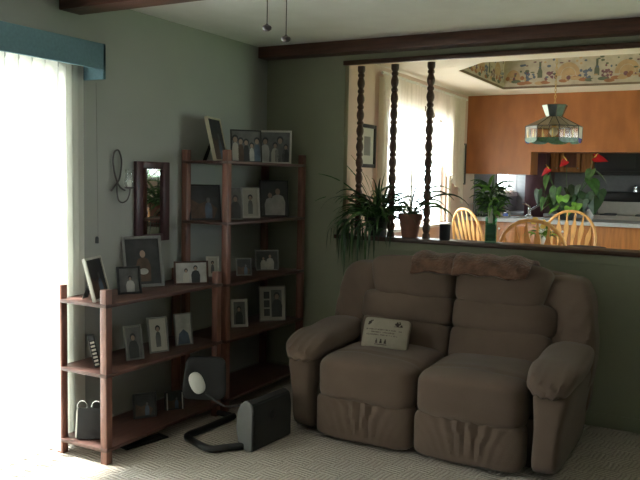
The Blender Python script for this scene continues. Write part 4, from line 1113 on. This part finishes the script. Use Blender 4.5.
# flamingo-flower plant on the worktop
c = Vector((at(566, 212, Y=8.42).x, 8.42, CT+.001))
t = thing('anthurium_plant', 'glossy-leaved potted plant with red flowers on the peninsula worktop', 'plant', c)
mb = MB(); mb.lathe([(0, 0), (.07, 0), (.095, .09), (.10, .10), (.09, .10), (0, .085)], n=24); mb.build('pot', 'pot_dark', t)
def heart(mb, tip_c, L, W, az, pit, mi, roll=0):
    """heart leaf, stem attached at its notch at tip_c"""
    Mx_ = Matrix.Translation(tip_c) @ rot('Z', math.degrees(az)) @ rot('Y', math.degrees(pit)) @ rot('X', roll)
    out = [(0, 0), (-.12, .28), (-.04, .45), (.2, .5), (.5, .36), (.8, .14), (1.0, 0)]
    c0 = [mb.bm.verts.new(Mx_ @ Vector((s_*L, 0, -.02*L*0 - .12*L*s_*s_))) for s_ in (0, .2, .5, .8, 1.0)]
    for sg in (-1, 1):
        o_ = [mb.bm.verts.new(Mx_ @ Vector((x*L, sg*y*W, .10*W*y*2 - .12*L*x*x))) for x, y in out[1:6]]
        seq = [(c0[0], o_[0], o_[1]), (c0[0], o_[1], o_[2], c0[1]), (c0[1], o_[2], o_[3], c0[2]), (c0[2], o_[3], o_[4], c0[3]), (c0[3], o_[4], c0[4])]
        for f in seq: mb.bm.faces.new(f).material_index = mi
ml = MB(); ms = MB()
def leaf_at(px, py, Yp, L, W, az, pit, mi):
    p = at(px, py, Y=Yp)-c; ms.tube([(0+p.x*.15, p.y*.15, .07), (p.x*.55, p.y*.6, p.z*.6+.03), p], .0035, 6); heart(ml, p, L*1.15, W*1.3, az, pit, mi)
for a_ in ((590, 180, 8.36, .17, .16, -.6, .9, 0), (596, 172, 8.40, .15, .13, 0.1, .7, 0), (586, 193, 8.34, .15, .13, -1.5, 1.3, 1), (594, 196, 8.36, .18, .15, -1.2, 1.35, 1), (580, 190, 8.40, .16, .12, 3.6, 1.2, 1), (572, 196, 8.34, .15, .11, -2, 1.2, 1),
           (557, 188, 8.36, .17, .13, 4.2, 1.25, 0), (552, 192, 8.44, .14, .12, 3.2, 1.1, 2), (548, 176, 8.40, .15, .10, 3.9, 1.3, 0), (539, 190, 8.40, .16, .08, 4.4, 1.4, 1), (563, 196, 8.32, .13, .11, -1.5, 1.2, 2), (577, 203, 8.30, .11, .09, -1.4, .9, 2), (560, 206, 8.32, .10, .09, 3.6, .6, 2), (550, 204, 8.34, .12, .08, 3.4, .6, 2),
           (568, 189, 8.46, .15, .12, 1.0, .9, 1), (590, 204, 8.42, .12, .1, -.3, .9, 1), (583, 200, 8.30, .14, .12, -1.9, 1.35, 1), (566, 203, 8.28, .13, .11, -1.3, 1.2, 1), (575, 186, 8.44, .14, .11, -1.7, 1.3, 1), (545, 198, 8.32, .13, .1, 3.9, 1.2, 0), (600, 190, 8.40, .13, .1, -.9, 1.2, 1), (592, 170, 8.36, .13, .11, -2.2, 1.1, 0), (570, 207, 8.26, .10, .09, -1.6, .8, 2), (556, 209, 8.26, .10, .08, 3.9, .5, 2), (556, 198, 8.42, .15, .12, 2.5, 1.0, 0)): leaf_at(*a_)
ml.build('leaves', ['leaf', 'leaf_dark', 'leaf_bright'], t, smooth=0); 
for (px, py, L, W, az, pit, rl) in ((594, 158, .15, .11, .1, .18, 55), (567, 161, .10, .09, 3.3, .6, -55), (549, 169, .11, .07, 3.4, .75, -60)):
    p = at(px, py, Y=8.36)-c; ms.tube([(p.x*.2, p.y*.2, .08), (p.x*.7, p.y*.7, p.z*.6), p], .003, 6)
    m1 = MB(); heart(m1, p, L, W, az, pit, 0, rl); fl = m1.build('red_spathe', 'red', t, smooth=0)
    m1 = MB(); dd = Vector((cos(az)*.5, sin(az)*.5, .7)).normalized(); m1.tube([p+Vector((0, 0, .004)), p+dd*.03, p+dd*.06], [.005, .005, .003], 7); m1.build('spadix', 'yellow', fl)
ms.build('stems', 'leaf', t)
p = at(587, 211, Y=8.5); mb = MB(); mb.lathe([(0, 0), (.035, 0), (.055, .04), (.045, .08), (.02, .10), (.018, .12), (0, .12)], n=18); o = mb.build('white_jar', 'white'); o.location = (p.x, 8.62, CT+.001); tag(o, 'small round white jar on the worktop behind the red-flowered plant', 'jar')

# tree outside the kitchen's right window
t = thing('garden_tree', 'leafy tree outside, glimpsed in the wall mirror', 'tree', (5.4, 12.8, -.12))
mb = MB(); mb.tube([(0, 0, 0), (.05, 0, .8), (0, .1, 1.5), (.1, 0, 2.4)], [.12, .09, .08, .04], 10)
for k in range(8):
    a_ = k*.8; mb.tube([(0, .05, 1.1+.1*k), (cos(a_)*.5, sin(a_)*.5, 1.5+.1*k), (cos(a_)*.9, sin(a_)*.9, 1.7+.12*k)], [.035, .025, .012], 6)
mb.build('trunk', 'mahogany', t)
mb = MB()
for k in range(500):
    v = Vector((rnd.gauss(0, 1), rnd.gauss(0, 1), rnd.gauss(0, 1))).normalized()*rnd.uniform(.5, 1.3); mb.blade(v*.9+Vector((0, 0, 2.0)), rnd.uniform(0, 6.28), .16, .09, rnd.uniform(-1, 1), .6, 3)
mb.build('foliage', 'foliage_out', t, smooth=0)

# ============================================================= LIGHT, CAMERA
w = bpy.data.worlds.new('World'); bpy.context.scene.world = w; w.use_nodes = True
bg = w.node_tree.nodes['Background']; bg.inputs[0].default_value = (.86, .95, 1.0, 1); bg.inputs[1].default_value = 9.0
sl = bpy.data.lights.new('sun', 'SUN'); sl.energy = 28; sl.angle = R(7); sl.color = (1, .96, .88)
so = bpy.data.objects.new('sun', sl); COL.objects.link(so)
sd_ = Vector((cos(R(76)), .12, -sin(R(76)))); so.rotation_euler = sd_.to_track_quat('-Z', 'Y').to_euler()
def portal(name, loc, rotd, sx, sy):
    l = bpy.data.lights.new(name, 'AREA'); l.shape = 'RECTANGLE'; l.size = sx; l.size_y = sy; l.cycles.is_portal = True
    o = bpy.data.objects.new(name, l); COL.objects.link(o); o.location = loc; o.rotation_euler = tuple(R(a) for a in rotd)
portal('daylight_portal', (XL-T-.02, (DYa+DYb)/2, DZt/2), (0, -90, 0), DZt, DYb-DYa)
portal('daylight_portal', (DX0-T-.02, (WY0+WY1)/2, (WZ0+WZ1)/2), (0, -90, 0), WZ1-WZ0, WY1-WY0)
portal('daylight_portal', (DX1+T+.02, 6.4, 1.2), (0, 90, 0), 2.0, 1.8)
portal('daylight_portal', (DX1+T+.02, 9.65, 1.685), (0, 90, 0), .53, 1.3)

cam = bpy.data.cameras.new('camera'); co = bpy.data.objects.new('camera', cam); COL.objects.link(co)
cam.sensor_fit = 'HORIZONTAL'; cam.sensor_width = 36.0; cam.lens = F/640*36.0; cam.clip_start = .05
m = Matrix((CR, CU, -CF)).transposed().to_4x4(); m.translation = EYE; co.matrix_world = m
sc = bpy.context.scene; sc.camera = co
vs = sc.view_settings; vs.view_transform = 'Standard'; vs.look = 'None'; vs.gamma = 1.0; vs.use_curve_mapping = False; vs.exposure = EXPO
